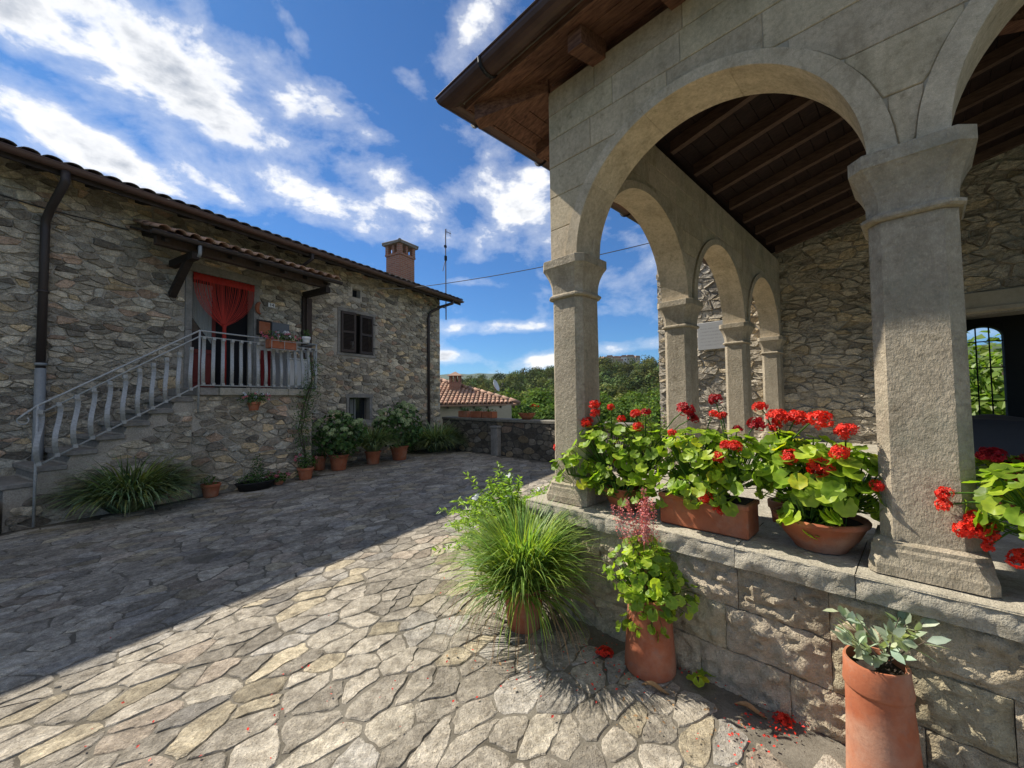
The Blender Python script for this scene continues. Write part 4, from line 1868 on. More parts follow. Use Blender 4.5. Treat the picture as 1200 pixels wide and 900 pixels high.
def coping_slab(s0, s1, mpf, seed):
    v = r.uniform(.92, 1.06)
    o = rock_block(s0, s1, COPZ - .112, COPZ - .004, .02, mpf, .018, seed, 'coping', 'coping_stone', podium, col=(v, v * .985, v * .95), fz=13)
    # flat top (slightly bumpy sheet) on the same slab
    nx, ny = 8, 6
    vs_, fs = [], []
    for i in range(nx + 1):
        for j in range(ny + 1):
            s = s0 + .002 + (s1 - s0 - .004) * i / nx
            d = -.012 - .63 * j / ny
            z = COPZ - .003 + .003 * noise.noise(Vector((s * 6, d * 6, seed))) - (.008 if j == 0 else 0)
            vs_.append(mpf(s, d + (.012 if j == 0 else 0), z))
    for i in range(nx):
        for j in range(ny):
            k = i * (ny + 1) + j
            fs.append((k, k + 1, k + ny + 2, k + ny + 1))
    m = MB()
    m.add(vs_, fs, (v, v * .985, v * .95))
    m.build('coping_top', 'coping', podium, smooth=True, normals=True)


cf = [-.32, .42, 1.225, 1.72, 2.5, 3.3, 4.2, 5.2, 6.4]
for i, (a, b) in enumerate(zip(cf, cf[1:])):
    coping_slab(a, b, lambda s, o, z: (s, -.282 - o, z), i * 3.1)
cs = [.335, 1.2, 2.1, 3.0, 3.9, 4.8, 5.6, 6.3]
for i, (a, b) in enumerate(zip(cs, cs[1:])):
    coping_slab(a, b, lambda s, o, z: (-.315 - o, s, z), 40 + i * 3.1)
mb = MB()
mb.box(.33, 6.4, .335, CHB, .5, COPZ - .012)
floor = mb.build('floor', 'coping', loggia)

# ---- timber roof: hipped at the corner
RPITCH = .25
EVS, EVF = -.74, -.50                            # eave lines of the side and the front slope
DH = EVF - EVS                                  # the hip runs along b = a + DH
GR = .094
dk = lambda t: 4.385 + RPITCH * (t - .14)       # underside of the boards, t = a on the side slope, b on the front slope
AEND = 6.6
mb = MB()
# tiles lie on a thin sheet above the boards
vs_ = [(EVS - .05, EVF - .05, dk(EVS - .05) + .06), (AEND, EVF - .05, dk(EVS - .05) + .06), (AEND, AEND, dk(AEND) + .06), (EVS - .05, CHB - .02, dk(EVS - .05) + .06), (CHB - .02 - DH, CHB - .02, dk(CHB - DH) + .06), (AEND, CHB - .02, dk(CHB - DH) + .06)]
vs_ += [(x, y, z + .05) for x, y, z in vs_]
mb.add(vs_, [(0, 1, 5, 4), (0, 4, 3), (6, 10, 11, 7), (6, 9, 10), (0, 6, 7, 1), (0, 3, 9, 6), (1, 7, 11, 5), (3, 4, 10, 9), (4, 5, 11, 10)])
lroof = mb.build('roof', 'old_tile', loggia)
t = EVS
k = 0
while t < CHB - .15 - DH:
    w = .145
    t1 = t + w - .006
    z0, z1 = dk(t), dk(t1)
    # side slope: runs along b from the hip to the church
    if t1 < CHB - .2 - DH:
        mb = MB()
        vs_ = [(t, t + DH, z0), (t1, t1 + DH, z1), (t1, CHB - .03, z1), (t, CHB - .03, z0)]
        vs_ += [(x, y, z + .024) for x, y, z in vs_]
        mb.add(vs_, [(0, 1, 2, 3), (7, 6, 5, 4), (0, 4, 5, 1), (1, 5, 6, 2), (2, 6, 7, 3), (3, 7, 4, 0)])
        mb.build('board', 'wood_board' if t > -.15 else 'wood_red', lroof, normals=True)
    mb = MB()
    vs_ = [(t, t + DH, z0), (AEND, t + DH, z0), (AEND, t1 + DH, z1), (t1, t1 + DH, z1)]
    vs_ += [(x, y, z + .024) for x, y, z in vs_]
    mb.add(vs_, [(0, 1, 2, 3), (7, 6, 5, 4), (0, 4, 5, 1), (1, 5, 6, 2), (2, 6, 7, 3), (3, 7, 4, 0)])
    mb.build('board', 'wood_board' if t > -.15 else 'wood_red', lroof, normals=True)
    t += w


def slope_beam(name, p0, p1, w, h, mat, parent):
    """beam between two points on the boards' underside, hanging below"""
    p0, p1 = Vector(p0), Vector(p1)
    d = (p1 - p0)
    sd = Vector((-d.y, d.x, 0)).normalized() * (w / 2)
    vs_ = []
    for p in (p0, p1):
        vs_ += [p - sd, p + sd, p + sd - Vector((0, 0, h)), p - sd - Vector((0, 0, h))]
    m = MB()
    m.add(vs_, [(0, 1, 2, 3), (7, 6, 5, 4), (0, 4, 5, 1), (1, 5, 6, 2), (2, 6, 7, 3), (3, 7, 4, 0)])
    return m.build(name, mat, parent, normals=True)


g_ = -.004
# side slope rafters (indoors) and their tails outdoors
b = .97
rb = []
while b < CHB - .1:
    slope_beam('rafter', (.15, b, dk(.15) + g_), (min(b - DH - .1, AEND), b, dk(min(b - DH - .1, AEND)) + g_), .070, .125, 'wood_rafter', lroof)
    slope_beam('rafter_tail', (EVS + .06, b, dk(EVS + .06) + g_), (-.12, b, dk(-.12) + g_), .095, .12, 'wood_red', lroof)
    b += .63
a = .36
while a < AEND:
    if a > .5:
        slope_beam('rafter', (a, .15, dk(.15 - DH) + g_), (a, min(a + DH - .1, CHB - .05), dk(min(a + DH - .1, CHB - .05) - DH) + g_), .070, .125, 'wood_rafter', lroof)
    slope_beam('rafter_tail', (a, EVF + .06, dk(EVS + .06) + g_), (a, -.12, dk(-.12 - DH) + g_), .115, .135, 'wood_red', lroof)
    a += .61
slope_beam('rafter_tail', (EVS + .06, .36, dk(EVS + .06) + g_), (-.12, .36, dk(-.12) + g_), .095, .12, 'wood_red', lroof)
slope_beam('hip_rafter', (EVS + .05, EVF + .05, dk(EVS + .05) + g_), (-.135, -.125, dk(-.25) + g_), .13, .15, 'wood_red', lroof)
slope_beam('hip_rafter', (.13, .13 + DH, dk(.13) + g_), (CHB - .2 - DH, CHB - .2, dk(CHB - .2 - DH) + g_), .15, .2, 'wood_red', lroof)
# edge board and gutters
ze = dk(EVS) + .075
mb = MB()
mb.box(EVS - .024, AEND, EVF - .026, EVF - .004, dk(EVS) - .005, ze + .02)
mb.build('edge_board', 'wood_red', lroof)
mb = MB()
mb.box(EVS - .026, EVS - .004, EVF, CHB - .03, dk(EVS) - .005, ze + .02)
mb.build('edge_board', 'wood_red', lroof)
mb = MB()
gutter_mesh(mb, (EVS - .02, EVF - .02, ze + .03), (AEND, EVF - .02, ze + .03), (0, -1, 0), GR, mitre=0)
gut = mb.build('gutter', 'copper_brown', lroof)
mb = MB()
gutter_mesh(mb, (EVS - .02, CHB - .05, ze + .03), (EVS - .02, EVF - .02, ze + .03), (-1, 0, 0), GR, mitre=1)
mb.build('gutter', 'copper_brown', lroof)
for x in (-.35, .55, 1.45, 2.35):
    mb = MB()
    mb.tube([(x, EVF - .02 - GR + (GR + .006) * math.cos(q), ze + .03 + (GR + .006) * math.sin(q)) for q in [PI + PI * i / 8 for i in range(9)]] + [(x, EVF - .11, ze + .055), (x, EVF - .03, ze + .05)], .007, 5, flat=2.5)
    mb.build('gutter_strap', 'black_iron', lroof)
for y in (-.30, .6, 1.5, 2.4, 3.3):
    mb = MB()
    mb.tube([(EVS - .02 - GR + (GR + .006) * math.cos(q), y, ze + .03 + (GR + .006) * math.sin(q)) for q in [PI + PI * i / 8 for i in range(9)]], .007, 5, flat=2.5)
    mb.build('gutter_strap', 'black_iron', lroof)
# eave tiles of the loggia roof
lt = [tile_mesh('tile', .44, .09, .075, 'roof_tile', (v, v * .97, v * .92), True, 5) for v in (.7, .95, 1.15)]
a = EVS + .12
while a < AEND - .05:
    share('tile', tr.choice(lt), lroof, Matrix.Translation((a, EVF - .075, dk(EVS) + .115)) @ Matrix.Rotation(math.atan(RPITCH), 4, 'X'))
    a += .2
b = EVF + .12
while b < CHB - .1:
    share('tile', tr.choice(lt), lroof, Matrix.Translation((EVS - .075, b, dk(EVS) + .115)) @ Matrix.Rotation(-PI / 2, 4, 'Z') @ Matrix.Rotation(math.atan(RPITCH), 4, 'X'))
    b += .2

# ================================================================== CHURCH WALL behind the loggia
church = thing('church', 'rough sunlit rubble church front with a carved plaque behind the loggia arches', 'church', LM @ Vector((0, CHB, 0)), LOGGIA_RZ)
CW0, CW1, CHT = -2.30, 8.0, 7.0
PORT = (2.30, 4.60, COPZ, 2.76)
mb = MB()
holed_wall(mb, CW0, CW1, -.5, CHT, [PORT], 0.0, .45)
mb.f.pop()                                      # no back panel: the porch room is open behind
mb.v = mb.v[:-4]; mb.c = mb.c[:-4]
mb.add([(CW0, 0, -.5), (CW0, 2.3, -.5), (CW0, 2.3, CHT), (CW0, 0, CHT)], [(3, 2, 1, 0)])
mb.add([(CW0, 0, CHT), (CW1, 0, CHT), (CW1, 2.3, CHT), (CW0, 2.3, CHT)], [(0, 1, 2, 3)])
cwall = mb.build('wall', 'mortar_wall', church)


def ch_keep(x, z):
    if PORT[0] - .25 < x < PORT[1] + .25 and z < PORT[3] + .34:
        return False
    return True


def ch_tint(r_, c):
    k = r_.random()
    v = r_.uniform(.72, 1.15)
    if k < .15:
        return (v * 1.1, v * 1.0, v * .82)
    if k < .28:
        return (v * .75, v * .73, v * .70)
    return (v, v * .98, v * .93)


cells = stone_cells(CW0, 5.5, .4, 5.6, .20, .09, .016, rng, drop=.26, jit=.52, keep=ch_keep)
cells2 = []
for p in cells:
    if min(q[0] for q in p) < PORT[1] + .3 and max(q[0] for q in p) > PORT[0] - .3 and min(q[1] for q in p) < PORT[3] + .35:
        cx = sum(q[0] for q in p) / len(p)
        cz = sum(q[1] for q in p) / len(p)
        if cz > PORT[3] + .34:
            p = clip(p, 0, -1, -(PORT[3] + .345))
        elif cx < PORT[0]:
            p = clip(p, 1, 0, PORT[0] - .01)
        else:
            continue
    if len(p) > 2:
        cells2.append(p)
CM = Matrix.Translation(LM @ Vector((0, CHB, 0))) @ Matrix.Rotation(LOGGIA_RZ, 4, 'Z')
stone_field('stone', 'stones', cells2, cwall, 'church_rubble', wall_mp, lambda x, z, h: CM @ Vector((x, -h, z)), rng, h=(.008, .055), tints=ch_tint, bev=.15, rough=.012, tround=.11, rag=.009)
# side return of the church: big corner stones
mb = MB()
mb.cbox(PORT[0] - .35, PORT[1] + .35, -.05, .3, PORT[3] + .02, PORT[3] + .33, .012)
mb.cbox(PORT[0] - .30, PORT[1] + .30, -.075, .28, PORT[3] + .03, PORT[3] + .10, .01)
lint = mb.build('lintel', 'plaster', church)
# the dim porch room beyond, with an arched grated window
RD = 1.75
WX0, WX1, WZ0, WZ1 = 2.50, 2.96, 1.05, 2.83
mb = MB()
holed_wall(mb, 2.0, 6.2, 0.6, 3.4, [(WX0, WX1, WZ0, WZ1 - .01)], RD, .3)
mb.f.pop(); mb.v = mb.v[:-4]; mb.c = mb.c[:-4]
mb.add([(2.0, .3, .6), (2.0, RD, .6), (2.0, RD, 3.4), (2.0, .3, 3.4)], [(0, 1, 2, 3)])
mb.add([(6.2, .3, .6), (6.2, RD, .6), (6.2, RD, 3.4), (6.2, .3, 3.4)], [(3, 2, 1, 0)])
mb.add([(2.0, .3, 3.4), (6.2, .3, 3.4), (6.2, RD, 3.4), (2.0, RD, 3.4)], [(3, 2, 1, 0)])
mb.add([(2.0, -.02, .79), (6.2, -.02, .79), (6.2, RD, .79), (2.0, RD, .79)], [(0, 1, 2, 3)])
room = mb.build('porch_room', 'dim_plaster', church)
# arched head: two filler pieces
mb = MB()
n = 12
cxm, rr = (WX0 + WX1) / 2, (WX1 - WX0) / 2
zsp = WZ1 - rr
for sgn in (-1, 1):
    arc = [(cxm + sgn * rr * math.cos(PI / 2 * k / n), zsp + rr * .8 * math.sin(PI / 2 * k / n)) for k in range(n + 1)]
    poly = arc + [(cxm, WZ1 + .02), (cxm + sgn * (rr + .02), WZ1 + .02), (cxm + sgn * (rr + .02), zsp)]
    mb.prism(poly if sgn > 0 else list(reversed(poly)), RD + .02, RD + .28)
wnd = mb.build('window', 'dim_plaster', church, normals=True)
for k in range(1, 3):
    x = WX0 + (WX1 - WX0) * k / 3
    mb = MB(); mb.tube([(x, RD + .1, WZ0), (x, RD + .1, WZ1 - .03)], .011, 6)
    mb.build('bar', 'black_iron', wnd)
for z in (1.48, 2.06, 2.52):
    mb = MB(); mb.tube([(WX0, RD + .1, z), (WX1, RD + .1, z)], .011, 6)
    mb.build('bar', 'black_iron', wnd)
# carved plaque on the sunlit front
mb = MB()
mb.cbox(-.27, .27, -.05, 0, -.29, .29, .008)
pl = mb.build('plaque', 'plaque_stone', church)
pl.location = (-1.10, -.075, 2.895)

# ---- overhead cable from the house to the church corner
pA = HM @ Vector((8.6, -.2, 4.95))
pB = LM @ Vector((-2.36, CHB - .04, 5.28))
mb = MB()
pts = []
for k in range(25):
    t = k / 24
    p = pA.lerp(pB, t)
    p.z -= .35 * 4 * t * (1 - t) * .35
    pts.append(p)
mb.tube(pts, .010, 6)
cb = mb.build('overhead_cable', 'cable')
tag(cb, 'overhead cable strung from the stone house eaves across to the church corner', 'cable')
mb = MB()
q0, q1 = HM @ Vector((8.10, -.05, 4.90)), pA.lerp(pB, .055)
mb.tube([q0, q1 + Vector((0, 0, -.02))], .022, 8)
o = mb.build('cable_rod', 'pipe_grey')
tag(o, 'pale rod carrying the cable out from under the stone house eaves', 'rod')

# ================================================================== parapet at the end of the piazza
PB = 5.20
par = thing('parapet_wall', 'low dark stone parapet with flower pots on top closing off the piazza', 'wall', LM @ Vector((-5.7, PB, 0)), LOGGIA_RZ)
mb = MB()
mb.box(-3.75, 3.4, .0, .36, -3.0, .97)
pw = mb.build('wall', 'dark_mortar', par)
PM = Matrix.Translation(LM @ Vector((-5.7, PB, 0))) @ Matrix.Rotation(LOGGIA_RZ, 4, 'Z')
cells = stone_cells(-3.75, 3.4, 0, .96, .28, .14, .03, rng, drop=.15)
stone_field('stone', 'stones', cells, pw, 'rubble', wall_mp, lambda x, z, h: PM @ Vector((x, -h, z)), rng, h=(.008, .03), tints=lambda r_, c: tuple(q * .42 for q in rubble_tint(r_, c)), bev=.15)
x = -3.75
while x < 3.35:
    w = rng.uniform(.7, 1.1)
    mb = MB()
    mb.col = (rng.uniform(.42, .58),) * 3
    mb.cbox(x + .003, min(x + w, 3.4) - .003, -.05, .41, .972, 1.055, .012)
    mb.build('coping_stone', 'coping', par)
    x += w
mb = MB()
mb.cbox(-1.08, -.80, -.20, -.03, 0, .80, .015)
mb.cbox(-1.10, -.78, -.22, -.03, .80, .86, .01)
mb.build('stone_post', 'slabstone', par)

# ================================================================== NEIGHBOUR HOUSE below the parapet
nb_h = thing('tiled_house', 'neighbouring cream house with a hipped terracotta roof seen over the parapet', 'house', (-3.0, 23.0, -5.0))
OFF = Vector((3.0, -23.0, 5.0))
E0, E1, R1, R0 = Vector((-9, 19.3, 1.36)), Vector((.35, 20.0, 1.40)), Vector((-5.1, 24.2, 3.02)), Vector((-9, 24.2, 3.02))
B1, B0 = Vector((.6, 28.4, 1.4)), Vector((-9, 28.6, 1.4))
mb = MB()
q = [E0, E1, R1, R0, B1, B0]
mb.add([p + OFF for p in q] + [p + OFF - Vector((0, 0, .08)) for p in q], [(0, 1, 2, 3), (1, 4, 2), (4, 5, 3, 2), (6, 9, 8, 7), (7, 8, 10), (0, 6, 7, 1), (1, 7, 10, 4)])
nroof = mb.build('roof', 'roof_tile', nb_h)
mb = MB()
tr = random.Random(5)
ed = (E1 - E0)
el = ed.length
ed.normalize()
upv = (R0 - E0)
upl = upv.length
upv = upv.normalized()
nrm = ed.cross(upv).normalized()
hip = (R1 - E1)
nc = int(el / .215)
for i in range(nc):
    s = (i + .5) * .215
    for k in range(14):
        t = k * .375
        # limit by the hip line
        ds = el - s
        lim = ds * upl / (el - (R1 - E0).dot(ed))
        if t + .3 > min(lim, upl):
            break
        a, b = barrel(.44, .098, .08, 4, .02, True)
        base = E0 + ed * s + upv * t + nrm * .03
        v = tr.uniform(.75, 1.35)
        cc = (v * tr.uniform(.98, 1.1), v, v * .95)
        mb.add([base + ed * p[0] + upv * p[1] + nrm * (p[2] + .01) + OFF for p in a], b, cc)
o = mb.build('tile_courses', 'roof_tile', nroof, smooth=True)
o['kind'] = 'stuff'
mb = MB()
for k in range(14):
    p = E1.lerp(R1, k / 14) + Vector((0, 0, .05))
    p2 = E1.lerp(R1, (k + 1.15) / 14) + Vector((0, 0, .09))
    v = tr.uniform(.8, 1.2)
    mb.col = (v, v, v)
    mb.tube([p + OFF, p2 + OFF], .11, 7)
mb.build('hip_tiles', 'roof_tile', nroof, smooth=True)
mb = MB()
mb.prism([(-8.6, -8), (-.05, -8), (-.05, 1.36), (-8.6, 1.36)], 19.95, 27.9, lambda x, y, z: Vector((x, y, z)) + OFF)
mb.build('wall', 'cream_wall', nb_h)
for k in range(7):
    p = E0.lerp(E1, .55 + k * .07)
    mb = MB()
    mb.box(p.x - .05, p.x + .05, p.y + .02, p.y + .7, 1.2, 1.31, Matrix.Translation(OFF))
    mb.build('rafter_tail', 'wood_brown', nroof)
cx, cy = -3.12, 22.1
mb = MB()
mb.box(cx - .30, cx + .30, cy - .30, cy + .30, 1.8, 2.62, Matrix.Translation(OFF))
nch = mb.build('chimney', 'brick', nb_h)
for dx in (-.24, .24, 0):
    for dy in (-.24, .24):
        mb = MB()
        mb.box(cx + dx - .06, cx + dx + .06, cy + dy - .06, cy + dy + .06, 2.622, 2.95, Matrix.Translation(OFF))
        mb.build('pillar', 'brick', nch)
mb = MB()
qq = [(-.42, -.42, 2.952), (.42, -.42, 2.952), (.42, .42, 2.952), (-.42, .42, 2.952), (0, 0, 3.2)]
mb.add([Vector((cx + x, cy + y, z)) + OFF for x, y, z in qq], [(0, 1, 4), (1, 2, 4), (2, 3, 4), (3, 0, 4), (3, 2, 1, 0)])
mb.build('cap_roof', 'roof_tile', nch)
# satellite dish on the hip
dish = thing('satellite_dish', 'white satellite dish on a short pole above the tiled roof hip', 'satellite dish', (-.92, 21.6, 1.85))
mb = MB()
M = Matrix.Translation((0, 0, .5)) @ Matrix.Rotation(rad(72), 4, 'Z') @ Matrix.Rotation(rad(68), 4, 'X')
mb.lathe([(.001, .0), (.12, .012), (.24, .05), (.33, .10), (.34, .10), (.24, .035), (.12, -.005), (.001, -.015)], 20, M)
mb.build('reflector', 'dish_white', dish, smooth=True)
mb = MB(); mb.tube([(0, 0, -.3), (0, 0, .45)], .025, 8)
mb.build('pole', 'antenna_metal', dish)
mb = MB(); mb.tube([M @ Vector((0, -.3, .1)), M @ Vector((0, -.1, .45))], .012, 6); mb.lathe([(.001, 0), (.04, .01), (.04, .08), (.001, .09)], 8, Matrix.Translation(M @ Vector((0, -.1, .42))))
mb.build('feed_arm', 'antenna_metal', dish)

# ================================================================== foliage helpers
def leaf_card(mb, p, n, up, L, W, col):
    """diamond leaf folded along the midrib"""
    n = n.normalized()
    t = up - n * up.dot(n)
    t = t.normalized() if t.length > 1e-4 else n.orthogonal().normalized()
    s = n.cross(t)
    o = len(mb.v)
    mb.v += [tuple(p), tuple(p + t * (L * .5) - s * (W * .5) + n * (W * .18)), tuple(p + t * L), tuple(p + t * (L * .5) + s * (W * .5) + n * (W * .18))]
    mb.c += [col] * 4
    mb.f += [(o, o + 1, o + 2), (o, o + 2, o + 3)]


def rvec(r):
    while True:
        v = Vector((r.uniform(-1, 1), r.uniform(-1, 1), r.uniform(-1, 1)))
        if .05 < v.length < 1:
            return v.normalized()


def gt(r, lo=.6, hi=1.3, warm=.15):
    v = r.uniform(lo, hi)
    w = r.uniform(-warm, warm)
    return (v * (1 + w), v, v * (1 - w))


def leaf_blob(mb, r, n, c, rad3, L, W, shell=.55, lo=.6, hi=1.3, upw=.35):
    c = Vector(c)
    for _ in range(n):
        d = rvec(r)
        k = shell + (1 - shell) * r.random() ** .6
        p = c + Vector((d.x * rad3[0], d.y * rad3[1], d.z * rad3[2])) * k
        nn = d * .8 + rvec(r) * .8 + Vector((0, 0, upw))
        leaf_card(mb, p, nn, rvec(r) + d * .3 - Vector((0, 0, .2)), L * r.uniform(.7, 1.25), W * r.uniform(.7, 1.25), gt(r, lo, hi))


def grass_blades(mb, r, n, r0, L, w, z0=0.0, th0=52, bend=85, lo=.55, hi=1.4, seg=6, dome=False):
    for _ in range(n):
        a = r.uniform(0, 2 * PI)
        q = math.sqrt(r.random())
        p = Vector((math.cos(a) * q * r0, math.sin(a) * q * r0, z0))
        az = a + r.uniform(-.6, .6)
        th = rad(r.uniform(2, th0) * (.35 + .65 * q))
        ln = L * r.uniform(.55, 1.1)
        if dome:
            th = rad(th0 * math.sqrt(r.random()))
            ln = L * r.uniform(.7, 1.08)
        bd = rad(bend * r.uniform(.45, 1.25))
        d = ln / seg
        side = Vector((-math.sin(az), math.cos(az), 0))
        ww = w * r.uniform(.7, 1.25)
        col = gt(r, lo, hi, .22)
        if r.random() < .07:
            col = (1.7, 1.35, .75)
        o = len(mb.v)
        for k in range(seg + 1):
            t = k / seg
            hw = ww * (1 - t ** 2.2) * .5 + .0003
            mb.v += [tuple(p - side * hw), tuple(p + side * hw)]
            mb.c += [col, col]
            p = p + Vector((math.cos(az) * math.sin(th), math.sin(az) * math.sin(th), math.cos(th))) * d
            th += bd / seg * (.4 + 1.1 * t)
        for k in range(seg):
            mb.f.append((o + 2 * k, o + 2 * k + 1, o + 2 * k + 3, o + 2 * k + 2))


def pot_profile(rb, rt, h, rim=.05, th=.018):
    return [(.001, 0), (rb, 0), (rb + .003, .006), (rb + (rt - rb) * .5, h * .46), (rt * .97, h - rim), (rt * 1.07, h - rim + .006), (rt * 1.09, h - .008), (rt * 1.06, h), (rt * 1.06 - th, h), (rt * .93, h - rim)]


def add_pot(parent, rb, rt, h, mat='terracotta', rim=.05, M=None, soil=True):
    mb = MB()
    mb.lathe(pot_profile(rb, rt, h, rim), 28, M)
    o = mb.build('pot', mat, parent)
    smooth_by_angle(o, 40)
    if soil:
        mb = MB()
        mb.lathe([(rt * .97, h - rim * .75), (rt * .5, h - rim * .6), (.001, h - rim * .55)], 20, M)
        mb.build('soil', 'soil', parent, smooth=True)
    return o


# ================================================================== plants along the stone house
def liriope(label, loc, L, n, pot=None, seed=1, mat='liriope_blade', w=.012, r0=.14):
    t = thing('liriope', label, 'plant', loc, 0, 'arching grass-like plants by the house')
    r = random.Random(seed)
    z0 = 0.0
    if pot:
        add_pot(t, *pot)
        z0 = pot[2] - .03
    mb = MB()
    grass_blades(mb, r, int(n * 1.6), r0, L, w, z0, 46, 112, .4, 2.2, 8, True)
    o = mb.build('foliage', mat, t)
    return t


def hydrangea(label, loc, R, hgt, pot, seed, nf):
    t = thing('hydrangea', label, 'plant', loc, 0, 'hydrangeas in pots by the house')
    r = random.Random(seed)
    add_pot(t, *pot)
    mb = MB()
    c = Vector((0, 0, pot[2] + hgt * .5))
    leaf_blob(mb, r, 900, c, (R, R, hgt * .58), .12, .085, .35, .5, 1.5)
    mb.build('foliage', 'dark_leaf', t)
    mb = MB()
    for k in range(9):
        a = r.uniform(0, 2 * PI)
        mb.tube([(0, 0, pot[2] - .04), (math.cos(a) * R * .3, math.sin(a) * R * .3, pot[2] + hgt * .35), (math.cos(a) * R * .6, math.sin(a) * R * .6, pot[2] + hgt * .7)], .006, 5)
    mb.build('stems', 'bark', t)
    fm = MB()
    for _ in range(130):
        d = rvec(r)
        if d.z < -.4:
            continue
        leaf_card(fm, d * .062, d + rvec(r) * .4, rvec(r), .03, .028, gt(r, .8, 1.25, .05))
    fo = fm.build('flower_head', 'pale_flower', None)
    me = fo.data
    bpy.data.objects.remove(fo)
    for k in range(nf):
        d = rvec(r)
        d = Vector((d.x, d.y - .5, abs(d.z) * .8 + .05)).normalized()
        p = c + Vector((d.x * R, d.y * R, d.z * hgt * .6)) * 1.0
        s = r.uniform(.7, 1.2)
        share('flower_head', me, t, Matrix.Translation(p) @ Matrix.Rotation(r.uniform(0, 6), 4, 'Z') @ Matrix.Scale(s, 4))
    return t


def G(px, py):
    p = gnd(px, py)
    return (p.x, p.y, 0.012)


def GB(px, py, r):
    """the same, but kept clear of the balcony wall by the radius r"""
    p = gnd(px, py)
    lim = HC + BY + .02 - r
    c = p.dot(HN)
    if c > lim:
        p = p * (lim / c)
    return (p.x, p.y, 0.012)


liriope('large arching green grassy clump growing at the foot of the outside stairs', G(152, 598), 1.02, 1100, None, 4, w=.034, r0=.22)
hydrangea('pale green hydrangea in a terracotta pot beside the balcony corner', G(397, 551), .56, .92, (.15, .21, .36), 5, 26)
liriope('grassy plant in a terracotta pot between the two hydrangeas', G(437, 544), .92, 560, (.14, .19, .33), 6, w=.024, r0=.13)
hydrangea('hydrangea pot under the low barred window near a grassy plant', G(468, 539), .66, 1.05, (.17, .23, .38), 7, 30)
liriope('large rounded grassy clump by the far downpipe of the stone house', G(511, 529), 1.15, 1100, None, 8, w=.038, r0=.24)


def bush_pot(name, label, loc, R, hgt, pot, seed, mat='shrub_leaf', n=260, L=.05, W=.03, flowers=None, fm='pink_petal', group=None, potmat='terracotta'):
    t = thing(name, label, 'plant', loc, rz=random.Random(seed).uniform(0, 6), group=group)
    r = random.Random(seed)
    z = 0
    if pot:
        add_pot(t, *pot, mat=potmat)
        z = pot[2]
    mb = MB()
    leaf_blob(mb, r, n, (0, 0, z + hgt * .45), (R, R, hgt * .55), L, W, .25, .5, 1.35)
    for k in range(6):
        a = r.uniform(0, 2 * PI)
        mb.tube([(0, 0, z - .03), (math.cos(a) * R * .5, math.sin(a) * R * .5, z + hgt * .6)], .004, 4)
    mb.build('foliage', mat, t)
    for k in range(flowers or 0):
        d = rvec(r)
        d.z = abs(d.z)
        mb = MB()
        p = Vector((d.x * R, d.y * R, z + hgt * .45 + d.z * hgt * .55))
        for _ in range(16):
            e = rvec(r)
            leaf_card(mb, p + e * .022, e + Vector((0, 0, .4)), rvec(r), .026, .024, gt(r, .8, 1.2, .05))
        mb.build('flower', fm if not isinstance(fm, tuple) else r.choice(fm), t)
    return t


bush_pot('potted_shrub', 'small terracotta pot of low greenery under the balcony wall', GB(247, 578, .15), .14, .12, (.10, .135, .22), 31, n=60)
bush_pot('flower_pot', 'terracotta pot with a leafy pink-flowered plant at the balcony corner', GB(358, 556, .17), .22, .30, (.11, .15, .24), 32, n=160, flowers=5)
bush_pot('potted_shrub', 'empty-looking terracotta pot squeezed beside the balcony wall corner', G(374, 551), .09, .06, (.12, .15, .33), 33, n=24)
bush_pot('leafy_shrub', 'dark leafy shrub in front of the low barred window', G(430, 533), .42, 1.0, (.15, .2, .3), 34, mat='dark_leaf', n=420, L=.1, W=.05)
bush_pot('leafy_shrub', 'dark shrub behind the far hydrangea against the house wall', G(482, 531), .4, .95, None, 35, mat='dark_leaf', n=420, L=.1, W=.05)
# oval trough with a small conifer
t = thing('plant_trough', 'dark oval trough of low evergreens under the balcony wall', 'plant', GB(300, 566, .24), HOUSE_RZ)
mb = MB()
mb.lathe([(.001, 0), (.16, 0), (.20, .13), (.21, .14), (.20, .15), (.18, .13)], 24, Matrix.Diagonal((1.7, 1, 1, 1)))
mb.build('trough', 'black_iron', t, smooth=True)
mb = MB()
r = random.Random(12)
leaf_blob(mb, r, 300, (0, 0, .2), (.34, .2, .13), .06, .025, .2, .5, 1.2)
leaf_blob(mb, r, 160, (.02, 0, .42), (.10, .10, .24), .05, .02, .2, .5, 1.2)
mb.build('foliage', 'dark_leaf', t)
t = bush_pot('begonia_plant', 'bright pink flowering plant on the paving below the balcony', GB(326, 563, .2), .2, .16, (.07, .09, .08), 36, n=110, flowers=10, L=.06, W=.045)
# hanging pot on the balcony wall
t = thing('hanging_flower_pot', 'small terracotta pot of pink and white flowers hung on the balcony wall', 'plant', HM @ Vector((4.12, BY - .10, 1.46)), HOUSE_RZ)
add_pot(t, .07, .10, .16)
mb = MB()
r = random.Random(14)
leaf_blob(mb, r, 220, (0, 0, .22), (.26, .14, .13), .05, .03, .2, .5, 1.2)
mb.build('foliage', 'dark_leaf', t)
for k in range(12):
    mb = MB()
    p = Vector((r.uniform(-.26, .26), r.uniform(-.15, -.02), r.uniform(.18, .34)))
    for _ in range(14):
        e = rvec(r)
        leaf_card(mb, p + e * .015, e, rvec(r), .02, .02, gt(r, .8, 1.2, .05))
    mb.build('flower', r.choice(('pink_petal', 'white_petal')), t)
mb = MB(); mb.tube([(0, .14, .30), (0, .06, .20), (0, .11, .02)], .006, 5)
mb.build('bracket', 'black_iron', t)
